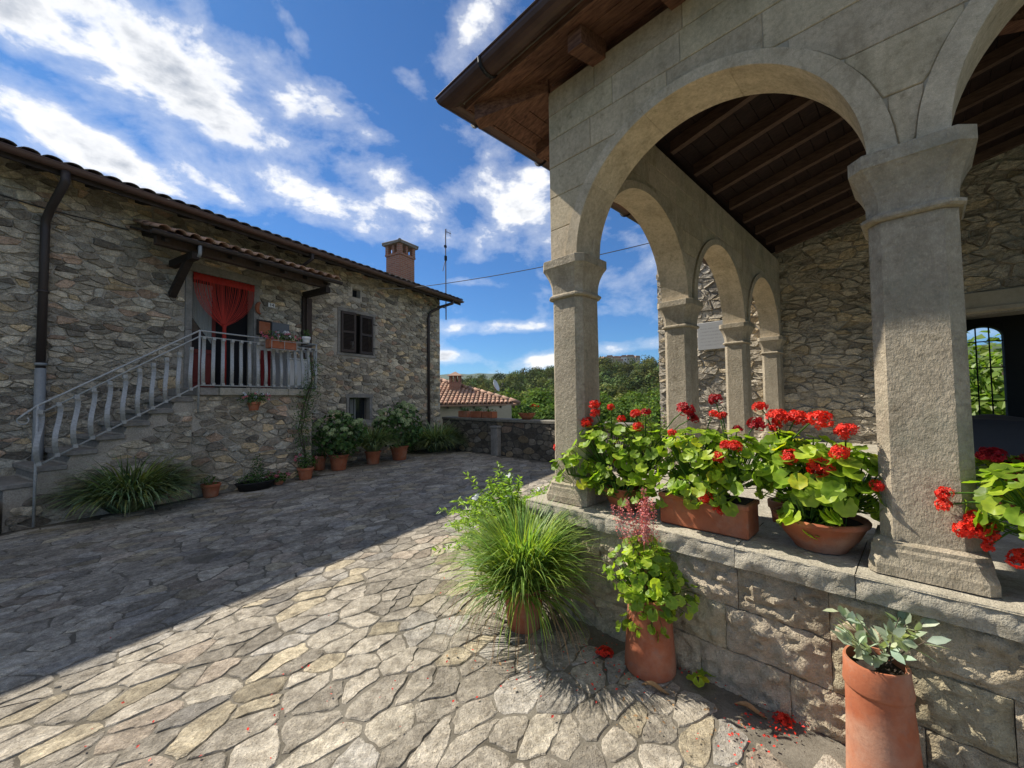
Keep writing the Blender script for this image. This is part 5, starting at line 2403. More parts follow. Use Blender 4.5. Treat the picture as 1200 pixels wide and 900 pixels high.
# flower box hooked on the rail
t = thing('balcony_flower_box', 'red-brown flower box of pink and white blooms hooked on the balcony rail', 'plant', HM @ Vector((4.62, RB - .10, 2.66)), HOUSE_RZ)
mb = MB(); mb.cbox(-.27, .27, -.085, .085, 0, .18, .012)
mb.build('box', 'terracotta', t)
mb = MB()
mb.tube([(-.25, -.11, -.015), (.25, -.11, -.015)], .006, 5); mb.tube([(-.25, -.11, .15), (.25, -.11, .15)], .006, 5)
for x in (-.25, 0, .25):
    mb.tube([(x, .10, .19), (x, .1, -.015), (x, -.11, -.015), (x, -.11, .15)], .006, 5)
mb.build('bracket', 'rail_metal', t)
mb = MB()
r = random.Random(15)
leaf_blob(mb, r, 300, (0, -.01, .25), (.42, .15, .12), .05, .03, .1, .5, 1.2)
mb.build('foliage', 'dark_leaf', t)
for k in range(30):
    x = r.uniform(-.42, .48)
    p = Vector((x, r.uniform(-.14, .08), r.uniform(.24, .38) - abs(x) * .18))
    mb = MB()
    for _ in range(14):
        e = rvec(r)
        leaf_card(mb, p + e * .017, e, rvec(r), .024, .024, gt(r, .8, 1.2, .05))
    mb.build('flower', 'white_petal' if (-.12 < x < .18 and r.random() < .7) else 'pink_petal', t)
bush_pot('white_flower_pot', 'small white pot with a little plant at the balcony rail corner', HM @ Vector((5.22, RB + .02, 2.87)), .08, .16, (.06, .08, .13), 41, mat='dark_leaf', n=60, L=.05, W=.02, potmat='white_paint')
# climbers at the balcony corner
def climber(label, base, path, R, n, seed, mat, L=.055, W=.035, flowers=0):
    t = thing('climbing_plant', label, 'plant', base, HOUSE_RZ)
    r = random.Random(seed)
    mb = MB()
    for s in range(3):
        mb.tube([Vector(p) + Vector((r.uniform(-.05, .05), r.uniform(-.03, .0), 0)) for p in path], .008, 5)
    mb.build('stem', 'bark', t)
    mb = MB()
    for _ in range(n):
        k = r.uniform(0, len(path) - 1.001)
        i = int(k)
        p = Vector(path[i]).lerp(Vector(path[i + 1]), k - i)
        rr = R * (1.1 - .5 * k / len(path))
        p += Vector((r.gauss(0, rr * .5), -abs(r.gauss(0, rr * .35)), r.gauss(0, rr * .4)))
        leaf_card(mb, p, Vector((r.uniform(-.5, .5), -1, .4)) + rvec(r) * .7, rvec(r), L * r.uniform(.7, 1.3), W * r.uniform(.7, 1.3), gt(r, .5, 1.3))
    mb.build('foliage', mat, t)
    for k in range(flowers):
        p = Vector(path[-1]) + Vector((r.uniform(-.3, .3), -.1, r.uniform(-.4, .2)))
        mb = MB()
        for _ in range(12):
            leaf_card(mb, p + rvec(r) * .02, rvec(r), rvec(r), .03, .03, (1, 1, 1))
        mb.build('flower', 'pale_flower', t)
    return t


climber('dark ivy climbing the wall in the nook beside the balcony', HM @ Vector((5.62, -.12, 0)), [(0, 0, 0), (.02, 0, .6), (-.02, 0, 1.2), (.06, 0, 1.8), (.0, 0, 2.5)], .24, 900, 51, 'dark_leaf')
climber('feathery green climber trailing down the front of the balcony wall', HM @ Vector((5.18, BY + .02, 0)), [(0, -.02, .02), (.0, -.04, .5), (-.12, -.04, 1.0), (-.02, -.05, 1.5), (.08, -.06, 1.95), (.15, -.08, 2.5)], .26, 1200, 52, 'shrub_leaf', .05, .018)

# ================================================================== pots on the parapet
def par_loc(x):
    return PM @ Vector((x, .18, 1.057))


for x, lb in ((-2.75, 'terracotta trough with grey-green plants on the parapet next to the house corner'), (-2.1, 'terracotta trough of greenery on the parapet, second from the house corner'), (-1.55, 'plain terracotta trough with sparse leaves on the parapet above the stone post')):
    t = thing('planter_trough', lb, 'planter', par_loc(x), LOGGIA_RZ)
    mb = MB(); mb.cbox(-.25, .25, -.10, .10, 0, .2, .012)
    mb.build('trough', 'terracotta', t)
    mb = MB()
    leaf_blob(mb, rng, 190 if x < -2 else 60, (0, 0, .22), (.3, .14, .12 if x < -2 else .06), .06, .03, .1, .5, 1.2)
    mb.build('foliage', 'shrub_leaf', t)
t = thing('flower_bowl', 'round bowl of orange-flowered greenery on the parapet below the tiled roof', 'planter', par_loc(.02), 0)
mb = MB(); mb.lathe([(.001, 0), (.12, 0), (.21, .10), (.24, .17), (.25, .18), (.23, .18), (.20, .14)], 22)
mb.build('bowl', 'terracotta', t, smooth=True)
mb = MB(); leaf_blob(mb, rng, 300, (0, 0, .28), (.30, .30, .19), .06, .035, .1, .5, 1.3)
mb.build('foliage', 'shrub_leaf', t)
for k in range(5):
    mb = MB()
    p = Vector((rng.uniform(.05, .32), rng.uniform(-.2, .1), rng.uniform(.33, .46)))
    for _ in range(14):
        e = rvec(rng)
        leaf_card(mb, p + e * .02, e, rvec(rng), .03, .03, (1, 1, 1))
    mb.build('flower', 'red_petal', t)
t = thing('flower_bowl', 'sunlit bowl of red geraniums on the bright end of the parapet', 'planter', par_loc(1.62), 0)
mb = MB(); mb.lathe([(.001, 0), (.12, 0), (.19, .10), (.21, .15), (.22, .16), (.20, .16), (.18, .12)], 22)
mb.build('bowl', 'terracotta', t, smooth=True)
mb = MB(); leaf_blob(mb, rng, 260, (0, 0, .27), (.27, .27, .17), .06, .05, .1, .6, 1.3)
mb.build('foliage', 'geranium_leaf', t)
for k in range(9):
    mb = MB()
    d = rvec(rng)
    p = Vector((d.x * .27, d.y * .27, .28 + abs(d.z) * .2))
    for _ in range(16):
        e = rvec(rng)
        leaf_card(mb, p + e * .028, e, rvec(rng), .035, .035, gt(rng, .8, 1.2, .05))
    mb.build('flower', 'red_petal', t)

# ================================================================== geraniums
def geranium_leaf_meshes():
    out = []
    r = random.Random(77)
    for v in range(7):
        R, n = 1.0, 20
        mb = MB()
        k = (.62, .78, .92, 1.05, 1.2, 1.35, 1.0)[v]
        col = (k * (1.12 if v > 3 else .95), k, k * .85)
        edge = (col[0] * 1.06, col[1] * 1.04, col[2])
        if v == 6:
            col, edge = (1.75, 1.3, .7), (2.1, 1.35, .7)
        vs_, cs_, fs = [(0, 0, 0)], [(col[0] * 1.15, col[1] * 1.1, col[2])], []
        cup = r.uniform(.10, .26)
        for ring, rr in ((0, .58), (1, 1.0)):
            for i in range(n):
                a = rad(-164 + 328 * i / (n - 1))
                w = rr * (1 + (.075 * math.cos(a * 7.0 + .4) if ring else .0))
                z = cup * rr ** 1.6 + (.085 * math.sin(a * 3.5 + v) + .05 * math.cos(a * 7)) * rr
                vs_.append((w * math.cos(a), w * math.sin(a), z))
                cs_.append((col[0] * .84, col[1] * .88, col[2] * .85) if ring == 0 else edge)
        for i in range(n - 1):
            fs.append((0, 1 + i, 2 + i))
            fs.append((1 + i, 1 + n + i, 2 + n + i, 2 + i))
        mb.v, mb.c, mb.f = vs_, cs_, fs
        o = mb.build('leaf', 'geranium_leaf', None, smooth=True)
        out.append(o.data)
        bpy.data.objects.remove(o)
    return out


GLEAF = geranium_leaf_meshes()


def umbel_meshes(mat, seeds):
    out = []
    for s in seeds:
        r = random.Random(s)
        mb = MB()
        for _ in range(34):
            d = rvec(r)
            d.z = d.z * .75 + .28
            d = d.normalized()
            c = d * r.uniform(.78, 1.0)
            c.z *= .8
            n = (d + rvec(r) * .45).normalized()
            t = n.orthogonal().normalized()
            s_ = n.cross(t)
            v = r.uniform(.72, 1.2)
            ph = r.uniform(0, 6)
            for k in range(5):
                a = ph + k * 2 * PI / 5
                e = t * math.cos(a) + s_ * math.sin(a)
                f = n.cross(e)
                o = len(mb.v)
                L = r.uniform(.30, .40)
                mb.v += [tuple(c), tuple(c + e * L * .6 + f * L * .34 + n * L * .22), tuple(c + e * L * 1.0 + n * L * .12), tuple(c + e * L * .6 - f * L * .34 + n * L * .22)]
                mb.c += [(v * .8, v * .8, v * .8)] + [(v, v, v)] * 3
                mb.f += [(o, o + 1, o + 2), (o, o + 2, o + 3)]
        for _ in range(40):
            d = rvec(r)
            v = r.uniform(.5, .9)
            leaf_card(mb, d * r.uniform(.15, .55), d + rvec(r) * .5, rvec(r), .4, .36, (v, v, v))
        ob = mb.build('flower_head', mat, None)
        out.append(ob.data)
        bpy.data.objects.remove(ob)
    return out


UMB = umbel_meshes('red_petal', (1, 2, 3))
UMBD = umbel_meshes('dark_red_petal', (4, 5))


def geranium(t, root, lobes, heads, seed, leaf_r=(.034, .058), dark=False, base_z=.16):
    """leaves on lobes [(centre, radii, n)] and flower heads [(pos, r)], in the thing's own frame (rotated like the loggia)"""
    r = random.Random(seed)
    stems = MB()
    for (c, rd3, n) in lobes:
        c = Vector(c)
        for _ in range(n):
            d = rvec(r)
            if d.z < -.55 and r.random() < .6:
                d.z = abs(d.z)
            k = .55 + .47 * r.random() ** .55
            p = c + Vector((d.x * rd3[0], d.y * rd3[1], d.z * rd3[2])) * k
            if p.z < base_z - .10:
                continue
            nn = (d * .75 + Vector((0, -.12, .62)) + rvec(r) * .55).normalized()
            x = (d - nn * d.dot(nn) + rvec(r) * .25)
            x = (x - nn * x.dot(nn)).normalized()
            y = nn.cross(x)
            s = r.uniform(*leaf_r) * (1.0 if k > .75 else .85)
            M = Matrix(((x.x * s, y.x * s, nn.x * s, p.x), (x.y * s, y.y * s, nn.y * s, p.y), (x.z * s, y.z * s, nn.z * s, p.z), (0, 0, 0, 1)))
            share('leaf', (GLEAF[6] if (r.random() < .03 and not dark) else r.choice(GLEAF[:6] if not dark else GLEAF[:3])), t, M)
            q = c + (p - c) * .25 + Vector((0, 0, -rd3[2] * .45))
            stems.tube([q, (p + q) / 2 + Vector((0, 0, -.01)), p], .0022, 4, False)
        for k in range(7):
            a = r.uniform(0, 2 * PI)
            stems.tube([Vector(root) + Vector((math.cos(a) * .04, math.sin(a) * .04, 0)), c + Vector((math.cos(a) * rd3[0] * .4, math.sin(a) * rd3[1] * .4, -rd3[2] * .1)), c + Vector((math.cos(a) * rd3[0] * .65, math.sin(a) * rd3[1] * .65, rd3[2] * .5))], [.008, .006, .004], 5, False)
    for (p, hr, dk_) in heads:
        p = Vector(p)
        lobe = min(lobes, key=lambda l: (Vector(l[0]) - p).length)
        c = Vector(lobe[0])
        q = c + (p - c) * .35
        stems.tube([q, q.lerp(p, .6) + Vector((0, 0, .02)), p], [.0045, .004, .0032], 5, False)
        me = r.choice(UMBD if dk_ else UMB)
        d = (p - c).normalized()
        zv = (d * .6 + Vector((0, 0, .7))).normalized()
        M = Matrix.Translation(p) @ zv.to_track_quat('Z', 'Y').to_matrix().to_4x4() @ Matrix.Rotation(r.uniform(0, 6), 4, 'Z') @ Matrix.Scale(hr * 1.18, 4)
        share('flower_head', me, t, M)
    stems.col = (1.1, 1.1, .8)
    stems.c = [(1.1, 1.1, .8)] * len(stems.v)
    stems.build('stems', 'shrub_leaf', t, smooth=True)


def heads_at(pix, b, origin):
    out = []
    for px, py, hr, *dk_ in pix:
        bb = b
        p = on_loggia(px, py, bb)
        out.append((p - Vector(origin), hr, bool(dk_)))
    return out


Z0 = COPZ + .003
# big geranium by the corner column
O1 = (.42, .02, Z0)
t = thing('geranium_pot', 'big bushy red geranium spilling over the coping beside the corner column', 'plant', LM @ Vector(O1), LOGGIA_RZ)
mb = MB(); mb.lathe([(.001, 0), (.11, 0), (.16, .10), (.185, .15), (.19, .16), (.175, .16), (.15, .12)], 26)
mb.build('bowl', 'terracotta', t, smooth=True)
hd = heads_at([(662, 514, .035), (653, 524, .030), (697, 474, .036), (697, 484, .034), (688, 495, .040), (668, 523, .022), (728, 491, .026), (716, 477, .024), (745, 485, .034), (748, 500, .032),
               (722, 541, .020), (788, 507, .024), (757, 483, .026, 1)], -.10, O1)
hd += heads_at([(657, 566, .030), (803, 480, .045, 1), (812, 490, .030, 1)], -.05, O1)
geranium(t, (0, 0, .15), [((-.10, -.02, .38), (.33, .27, .25), 155), ((.16, -.02, .40), (.27, .25, .23), 100), ((-.36, -.14, .24), (.20, .18, .18), 56), ((.05, -.16, .16), (.32, .12, .13), 50)], hd, 101, leaf_r=(.028, .047), base_z=.08)
# rectangular box
O2 = (1.005, -.045, Z0)
t = thing('geranium_box', 'red geraniums in a long rectangular terracotta box on the loggia coping', 'plant', LM @ Vector(O2), LOGGIA_RZ)
mb = MB()
mb.cbox(-.255, .255, -.105, .105, 0, .185, .008)
mb.cbox(-.262, .262, -.112, .112, .160, .190, .006)
mb.build('box', 'terracotta', t)
mb = MB(); mb.box(-.24, .24, -.09, .09, .186, .194)
mb.build('soil', 'soil', t)
hd = heads_at([(842, 535, .032), (861, 523, .034), (826, 580, .040), (842, 597, .026), (851, 522, .03)], -.20, O2)
hd += heads_at([(838, 468, .034, 1), (836, 485, .024), (846, 487, .026), (864, 503, .024, 1), (886, 497, .042, 1)], -.02, O2)
geranium(t, (0, 0, .18), [((-.05, -.02, .38), (.26, .21, .22), 140), ((.16, -.03, .38), (.21, .21, .21), 110), ((.02, -.15, .24), (.24, .08, .10), 36)], hd, 102, leaf_r=(.028, .047), base_z=.16)
# round bowl
O3 = (1.555, .02, Z0)
t = thing('geranium_bowl', 'red geraniums with large scalloped leaves in a round terracotta bowl', 'plant', LM @ Vector(O3), LOGGIA_RZ)
mb = MB(); mb.lathe([(.001, .004), (.105, .004), (.115, 0), (.12, .012), (.165, .07), (.197, .135), (.208, .140), (.211, .155), (.205, .163), (.190, .163), (.178, .13)], 36)
o = mb.build('bowl', 'terracotta', t)
smooth_by_angle(o, 40)
mb = MB(); mb.lathe([(.182, .138), (.001, .146)], 20)
mb.build('soil', 'soil', t)
hd = heads_at([(925, 535, .036), (962, 547, .048), (983, 530, .036), (1027, 569, .024), (962, 492, .046), (991, 505, .040)], -.14, O3)
hd += heads_at([(890, 477, .034), (912, 489, .050), (935, 490, .046), (908, 500, .03)], .02, O3)
geranium(t, (0, 0, .14), [((-.06, -.02, .36), (.23, .21, .23), 140), ((.12, -.04, .34), (.18, .19, .20), 95), ((-.02, -.16, .21), (.13, .09, .12), 26), ((-.16, .0, .52), (.10, .10, .08), 22)], hd, 103, leaf_r=(.030, .053), base_z=.13)
# right-hand plant
O4 = (2.40, -.12, Z0)
t = thing('geranium_pot', 'bright yellow-green red geranium right of the big column on the coping', 'plant', LM @ Vector(O4), LOGGIA_RZ)
add_pot(t, .09, .125, .19)
hd = heads_at([(1107, 578, .026), (1105, 592, .024), (1132, 620, .034), (1150, 620, .036), (1161, 628, .026), (1142, 608, .03), (1196, 655, .034), (1158, 640, .02)], -.19, O4)
geranium(t, (0, 0, .17), [((-.08, -.06, .36), (.27, .18, .19), 130), ((.14, 0, .38), (.2, .18, .18), 60)], hd, 104, leaf_r=(.030, .046), base_z=.17)
# shaded plant on the loggia floor
O5 = (2.36, 1.50, COPZ - .01)
t = thing('geranium_pot', 'dark red geranium standing in the shade on the loggia floor', 'plant', LM @ Vector(O5), LOGGIA_RZ)
add_pot(t, .09, .12, .16)
hd = [((rng.uniform(-.17, .17), rng.uniform(-.17, .02), rng.uniform(.26, .42)), .045, True) for _ in range(12)]
geranium(t, (0, 0, .14), [((0, 0, .26), (.24, .22, .14), 90)], hd, 105, leaf_r=(.03, .05), base_z=.1, dark=True)
# loose leafy sprigs behind the bowl, rooted in a small pot
bush_pot('herb_pot', 'small pot of light green herbs on the coping behind the geranium bowl', LM @ Vector((1.32, .42, COPZ - .01)), .2, .42, (.07, .09, .14), 61, mat='plumbago_leaf', n=160, L=.06, W=.035)

# ---- tarpaulin-covered table in the loggia
t = thing('covered_table', 'low table draped with a dark grey tarpaulin inside the loggia', 'table', LM @ Vector((2.75, 3.75, COPZ - .01)), LOGGIA_RZ)
mb = MB()
nx, ny = 26, 18
vs_, fs = [], []
for i in range(nx + 1):
    for j in range(ny + 1):
        x, y = -.78 + 1.56 * i / nx, -.55 + 1.1 * j / ny
        e = max(abs(x) - .58, abs(y) - .34, 0)
        z = .55 - min(e * 2.7, .53) + .03 * noise.noise(Vector((x * 4, y * 4, 1))) + (.05 * math.exp(-((x + .3) ** 2 + y * y) / .03))
        w = .03 * math.sin(i * 1.3 + j * .9) * min(1, e * 8)
        vs_.append((x * (1 + w), y * (1 + w), z))
for i in range(nx):
    for j in range(ny):
        k = i * (ny + 1) + j
        fs.append((k, k + ny + 1, k + ny + 2, k + 1))
mb.add(vs_, fs)
mb.build('tarpaulin', 'tarp', t, smooth=True)
for (x, y) in ((-.5, -.28), (.5, -.28), (-.5, .28), (.5, .28)):
    mb = MB(); mb.box(x - .025, x + .025, y - .025, y + .025, 0, .5)
    mb.build('leg', 'wood_brown', t)

# ================================================================== foreground pots
# grass in a terracotta pot
p = gnd(615, 746)
t = thing('grass_pot', 'dense fountain of long green grass in a terracotta pot on sunlit paving', 'plant', (p.x, p.y + .12, .012))
add_pot(t, .115, .142, .29, rim=.04)
r = random.Random(201)
mb = MB()
grass_blades(mb, r, 1700, .13, .66, .0120, .25, 44, 110, .6, 1.8, 7)
grass_blades(mb, r, 420, .13, .54, .0105, .25, 84, 105, .5, 1.6, 7, True)
mb.build('foliage', 'grass_blade', t)
mb = MB()
for _ in range(70):                            # dry straws hanging down to the paving
    a = r.uniform(0, 2 * PI)
    q = Vector((math.cos(a) * .13, math.sin(a) * .13, .27))
    k = r.uniform(.18, .42)
    mb.tube([q, q + Vector((math.cos(a) * k * .5, math.sin(a) * k * .5, .02)), q + Vector((math.cos(a) * k * .95, math.sin(a) * k * .95, -.12)), q + Vector((math.cos(a) * k * 1.1, math.sin(a) * k * 1.1, -.245))], .0014, 4, False)
mb.build('dry_straws', 'dead_leaf', t)

# leafy plant with pink flower spikes in an upright chimney pot
p = gnd(769, 797)
t = thing('chimney_pot_planter', 'upright terracotta flue pot of scalloped leaves with pink flower spikes', 'plant', (p.x, p.y + .10, .010))
mb = MB()
mb.lathe([(.130, 0), (.143, .004), (.145, .03), (.138, .14), (.128, .28), (.120, .40), (.126, .405), (.127, .43), (.122, .435), (.108, .435), (.104, .38)], 34, Matrix.Rotation(rad(1.2), 4, 'X'))
o = mb.build('pot', 'terracotta', t)
smooth_by_angle(o, 40)
mb = MB(); mb.lathe([(.108, .39), (.001, .40)], 20)
mb.build('soil', 'soil', t)
r = random.Random(55)
stems = MB()
cnt = 0
lobes = [((-.04, -.02, .56), (.22, .19, .16), 120), ((.06, -.05, .45), (.21, .17, .13), 70), ((-.12, -.06, .36), (.10, .10, .15), 26), ((.02, -.13, .36), (.09, .05, .12), 18), ((-.02, 0, .66), (.13, .12, .10), 34)]
for (c, rd3, n) in lobes:
    c = Vector(c)
    for _ in range(n):
        d = rvec(r)
        pp = c + Vector((d.x * rd3[0], d.y * rd3[1], d.z * rd3[2])) * (.55 + .45 * r.random() ** .5)
        nn = (d * .7 + Vector((-.1, -.1, .5)) + rvec(r) * .55).normalized()
        x = (d - nn * d.dot(nn) + rvec(r) * .25)
        x = (x - nn * x.dot(nn)).normalized()
        y = nn.cross(x)
        s = r.uniform(.020, .036)
        M = Matrix(((x.x * s, y.x * s, nn.x * s, pp.x), (x.y * s, y.y * s, nn.y * s, pp.y), (x.z * s, y.z * s, nn.z * s, pp.z), (0, 0, 0, 1)))
        share('leaf', r.choice(GLEAF[:6]), t, M)
        stems.tube([(d.x * .05, d.y * .05, .40), (pp.x * .6, pp.y * .6, .42 + (pp.z - .40) * .4), pp], .0016, 4, False)
stems.build('stems', 'shrub_leaf', t, smooth=True)
for k in range(11):
    a = r.uniform(0, 2 * PI)
    lean = r.uniform(.02, .15)
    tip = Vector((-.08 + math.cos(a) * lean + r.uniform(-.05, .02), math.sin(a) * lean * .6, r.uniform(.92, 1.08)))
    b0 = Vector((r.uniform(-.04, .04), r.uniform(-.04, .04), .40))
    mid = b0.lerp(tip, .5) + Vector((r.uniform(-.02, .02), r.uniform(-.02, .02), .02))
    mb = MB()
    mb.tube([b0, mid, tip], [.0022, .0018, .001], 4, False)
    for i in range(110):
        s = .56 + .44 * i / 110
        q = b0.lerp(mid, s * 2) if s < .5 else mid.lerp(tip, s * 2 - 1)
        e = rvec(r)
        q = q + e * (.034 * (1.15 - s) * 2.0)
        leaf_card(mb, q, rvec(r), rvec(r), .013, .011, gt(r, .7, 1.7, .2))
    mb.build('flower_spike', 'heuchera_petal', t)

# olive-like sprig in a leaning tall pot
p = LM @ Vector((1.80, -.40, 0))
t = thing('tall_pot', 'tall leaning terracotta pot with a collar and a small grey-leaved sprig', 'plant', (p.x, p.y, .006))
M = Matrix.Rotation(rad(-2.0), 4, 'Y') @ Matrix.Diagonal((.76, .76, 1.10, 1))
mb = MB()
mb.lathe([(.150, 0), (.162, .002), (.163, .02), (.155, .12), (.146, .25), (.139, .36), (.146, .364), (.149, .372), (.141, .42), (.139, .456), (.134, .463), (.124, .463), (.120, .36)], 40, M)
o = mb.build('pot', 'terracotta', t)
for v in o.data.vertices:                      # hand-made wobble
    n_ = noise.noise(Vector((v.co.x * 7, v.co.y * 7, v.co.z * 5)))
    v.co.x *= 1 + .018 * n_
    v.co.y *= 1 + .018 * n_
    if v.co.z > .39:
        v.co.z += .006 * noise.noise(Vector((v.co.x * 14, v.co.y * 14, 2)))
smooth_by_angle(o, 38)
mb = MB()
vs_, fs = [], []
for i in range(9):
    for j in range(24):
        rr = .121 * i / 8
        a = 2 * PI * j / 24
        vs_.append(M @ Vector((rr * math.cos(a), rr * math.sin(a), .425 + .02 * noise.noise(Vector((rr * math.cos(a) * 40, rr * math.sin(a) * 40, 4))))))
for i in range(8):
    for j in range(24):
        k = i * 24 + j
        k2 = i * 24 + (j + 1) % 24
        fs.append((k, k2, k2 + 24, k + 24))
mb.add(vs_, fs)
mb.build('soil', 'soil', t, smooth=True)
r = random.Random(66)
stems = MB()
leaves = []
for k in range(11):
    a = r.uniform(0, 2 * PI)
    ln = r.uniform(.15, .28)
    b0 = Vector((.02 + r.uniform(-.02, .02), r.uniform(-.02, .02), .49))
    d = Vector((math.cos(a) * .8 - .2, math.sin(a) * .6 - .05, r.uniform(.55, 1.1))).normalized()
    tip = b0 + d * ln
    stems.tube([b0, b0.lerp(tip, .5) + Vector((0, 0, .01)), tip], [.003, .0025, .0015], 5, False)
    for i in range(9):
        s = .25 + .75 * i / 8
        q = b0.lerp(tip, s)
        e = (d * .7 + rvec(r) * .8).normalized()
        leaves.append((q, e, r))
stems.build('stem', 'bark', t)
for (q, e, r_) in leaves:
    mb = MB()
    nn = (Vector((0, -.2, 1)) + rvec(r) * .6)
    nn = (nn - e * nn.dot(e)).normalized()
    sd = nn.cross(e)
    L, W = r.uniform(.05, .085), r.uniform(.014, .021)
    v = gt(r, .6, 1.4, .1)
    vs_ = [q, q + e * L * .35 - sd * W * .9 + nn * .003, q + e * L * .35 + sd * W * .9 + nn * .003, q + e * L * .7 - sd * W * .75 + nn * .002, q + e * L * .7 + sd * W * .75 + nn * .002, q + e * L - nn * .003, q + e * L * .35, q + e * L * .7]
    mb.add(vs_, [(0, 6, 1), (0, 2, 6), (1, 6, 7, 3), (6, 2, 4, 7), (3, 7, 5), (7, 4, 5)], v)
    mb.build('leaf', 'olive_leaf', t, smooth=True)

# plumbago behind the grass
p = Vector((.02, 3.95, .01))
t = thing('plumbago_shrub', 'loose bright green shrub with white star flowers behind the grass pot', 'plant', p)
r = random.Random(88)
mb = MB()
st = MB()
tips = []
for k in range(150):
    a = r.uniform(0, 2 * PI)
    el_ = rad(r.uniform(12, 70))
    ln = r.uniform(.45, .88)
    d = Vector((math.cos(a) * math.cos(el_), math.sin(a) * math.cos(el_), math.sin(el_)))
    p0 = Vector((r.uniform(-.08, .08), r.uniform(-.08, .08), .12))
    p1 = p0 + d * ln * .55 + Vector((0, 0, .12))
    p2 = p0 + d * ln + Vector((0, 0, .06 - .18 * math.cos(el_)))
    st.tube([p0, p1, p2], [.004, .003, .0015], 4, False)
    tips.append(p2)
    for i in range(46):
        s = .18 + .82 * i / 46
        q = p0.lerp(p1, s * 2) if s < .5 else p1.lerp(p2, s * 2 - 1)
        leaf_card(mb, q, Vector((0, 0, 1)) + rvec(r) * .8, rvec(r) + d * .7, r.uniform(.045, .075), r.uniform(.018, .028), gt(r, .6, 1.35, .12))
mb.build('foliage', 'plumbago_leaf', t)
st.build('stems', 'shrub_leaf', t)
mb = MB()
mb.lathe(pot_profile(.11, .15, .2), 24)
mb.build('pot', 'terracotta', t)
for k in range(15):
    q = r.choice(tips)
    mb = MB()
    for j in range(5):
        e = rvec(r) * .018
        n_ = (Vector((-.2, -.5, .6)) + rvec(r) * .6).normalized()
        t1 = n_.orthogonal().normalized()
        s1 = n_.cross(t1)
        for i in range(5):
            aa = i * 2 * PI / 5
            dd = t1 * math.cos(aa) + s1 * math.sin(aa)
            ff = n_.cross(dd)
            o_ = len(mb.v)
            c = q + e
            L = .015
            mb.v += [tuple(c), tuple(c + dd * L * .7 + ff * L * .42), tuple(c + dd * L), tuple(c + dd * L * .7 - ff * L * .42)]
            mb.c += [(1, 1, 1)] * 4
            mb.f += [(o_, o_ + 1, o_ + 2), (o_, o_ + 2, o_ + 3)]
    mb.build('flower', 'white_petal', t)

# rose bush beyond the loggia corner
t = thing('rose_bush', 'loose leggy green bush behind the loggia seen between two columns', 'shrub', LM @ Vector((-1.55, 4.6, .01)))
r = random.Random(91)
mb, st = MB(), MB()
for k in range(26):
    a = r.uniform(0, 2 * PI)
    h_ = r.uniform(.8, 1.65)
    tip = Vector((math.cos(a) * r.uniform(.1, .75), math.sin(a) * r.uniform(.1, .6), h_))
    st.tube([(0, 0, 0), tip * .5 + Vector((0, 0, .1)), tip], [.010, .007, .003], 5, False)
    for i in range(40):
        q = (tip * r.uniform(.35, 1.0)) + rvec(r) * .10
        leaf_card(mb, q, Vector((0, 0, .8)) + rvec(r), rvec(r), .05, .032, gt(r, .6, 1.3, .2))
mb.build('foliage', 'bright_tree_leaf', t)
st.build('stems', 'bark', t)

# ---- small weeds, dry leaves, blossoms and petals on the ground
for i, (px, py) in enumerate(((829, 795), (818, 806))):
    q = gnd(px, py)
    t = thing('weed', ('small bright green seedling at the foot of the podium wall', 'dark green seedling leaf beside the flue pot')[i], 'plant', (q.x, q.y, .004))
    for k in range(4):
        a = k * 1.7 + i
        d = Vector((math.cos(a) * .5, math.sin(a) * .5, .7)).normalized()
        s = .03
        nn = (Vector((0, 0, 1)) + d * .6).normalized()
        x = (d - nn * d.dot(nn)).normalized()
        y = nn.cross(x)
        pp = d * .05
        share('leaf', GLEAF[(k + i * 3) % 7], t, Matrix(((x.x * s, y.x * s, nn.x * s, pp.x), (x.y * s, y.y * s, nn.y * s, pp.y), (x.z * s, y.z * s, nn.z * s, pp.z), (0, 0, 0, 1))))
for i, (px, py, sc, lb) in enumerate(((709, 768, .052, 'fallen red geranium blossom in the shade between the grass and flue pots'), (917, 848, .040, 'fallen red geranium blossom by the podium next to the leaning pot'),
                                      (862, 872, .0, ''))):
    if not sc:
        continue
    q = gnd(px, py)
    o = bpy.data.objects.new('fallen_blossom', UMB[i % 3])
    C.objects.link(o)
    o.location = (q.x, q.y, .02)
    o.scale = (sc, sc, sc * .6)
    tag(o, lb, 'flower')
mb = MB()
r = random.Random(71)
spots = [(700, 765, 40, 22, 26), (850, 792, 70, 14, 70), (905, 850, 60, 20, 80), (560, 700, 80, 40, 22), (620, 790, 120, 40, 20), (430, 800, 260, 70, 26), (200, 860, 180, 40, 10), (580, 640, 60, 30, 8), (880, 880, 60, 20, 20), (730, 800, 60, 30, 20)]
for (px, py, sx, sy, n) in spots:
    for _ in range(n):
        q = gnd(px + r.gauss(0, sx * .5), py + r.gauss(0, sy * .5))
        if (q - LOGGIA_LOC).dot(LB) > -.25 and (q - LOGGIA_LOC).dot(LA) > -.2:
            continue
        q.z = .022 + r.uniform(0, .008)
        L = r.uniform(.010, .020)
        leaf_card(mb, q, Vector((0, 0, 1)) + rvec(r) * .5, Vector((r.uniform(-1, 1), r.uniform(-1, 1), 0)), L, L * .7, gt(r, .5, 1.1, .0))
o = mb.build('fallen_petals', 'red_petal')
tag(o, 'scattered fallen red geranium petals on the paving', 'petals', None, 'stuff')
mb = MB()
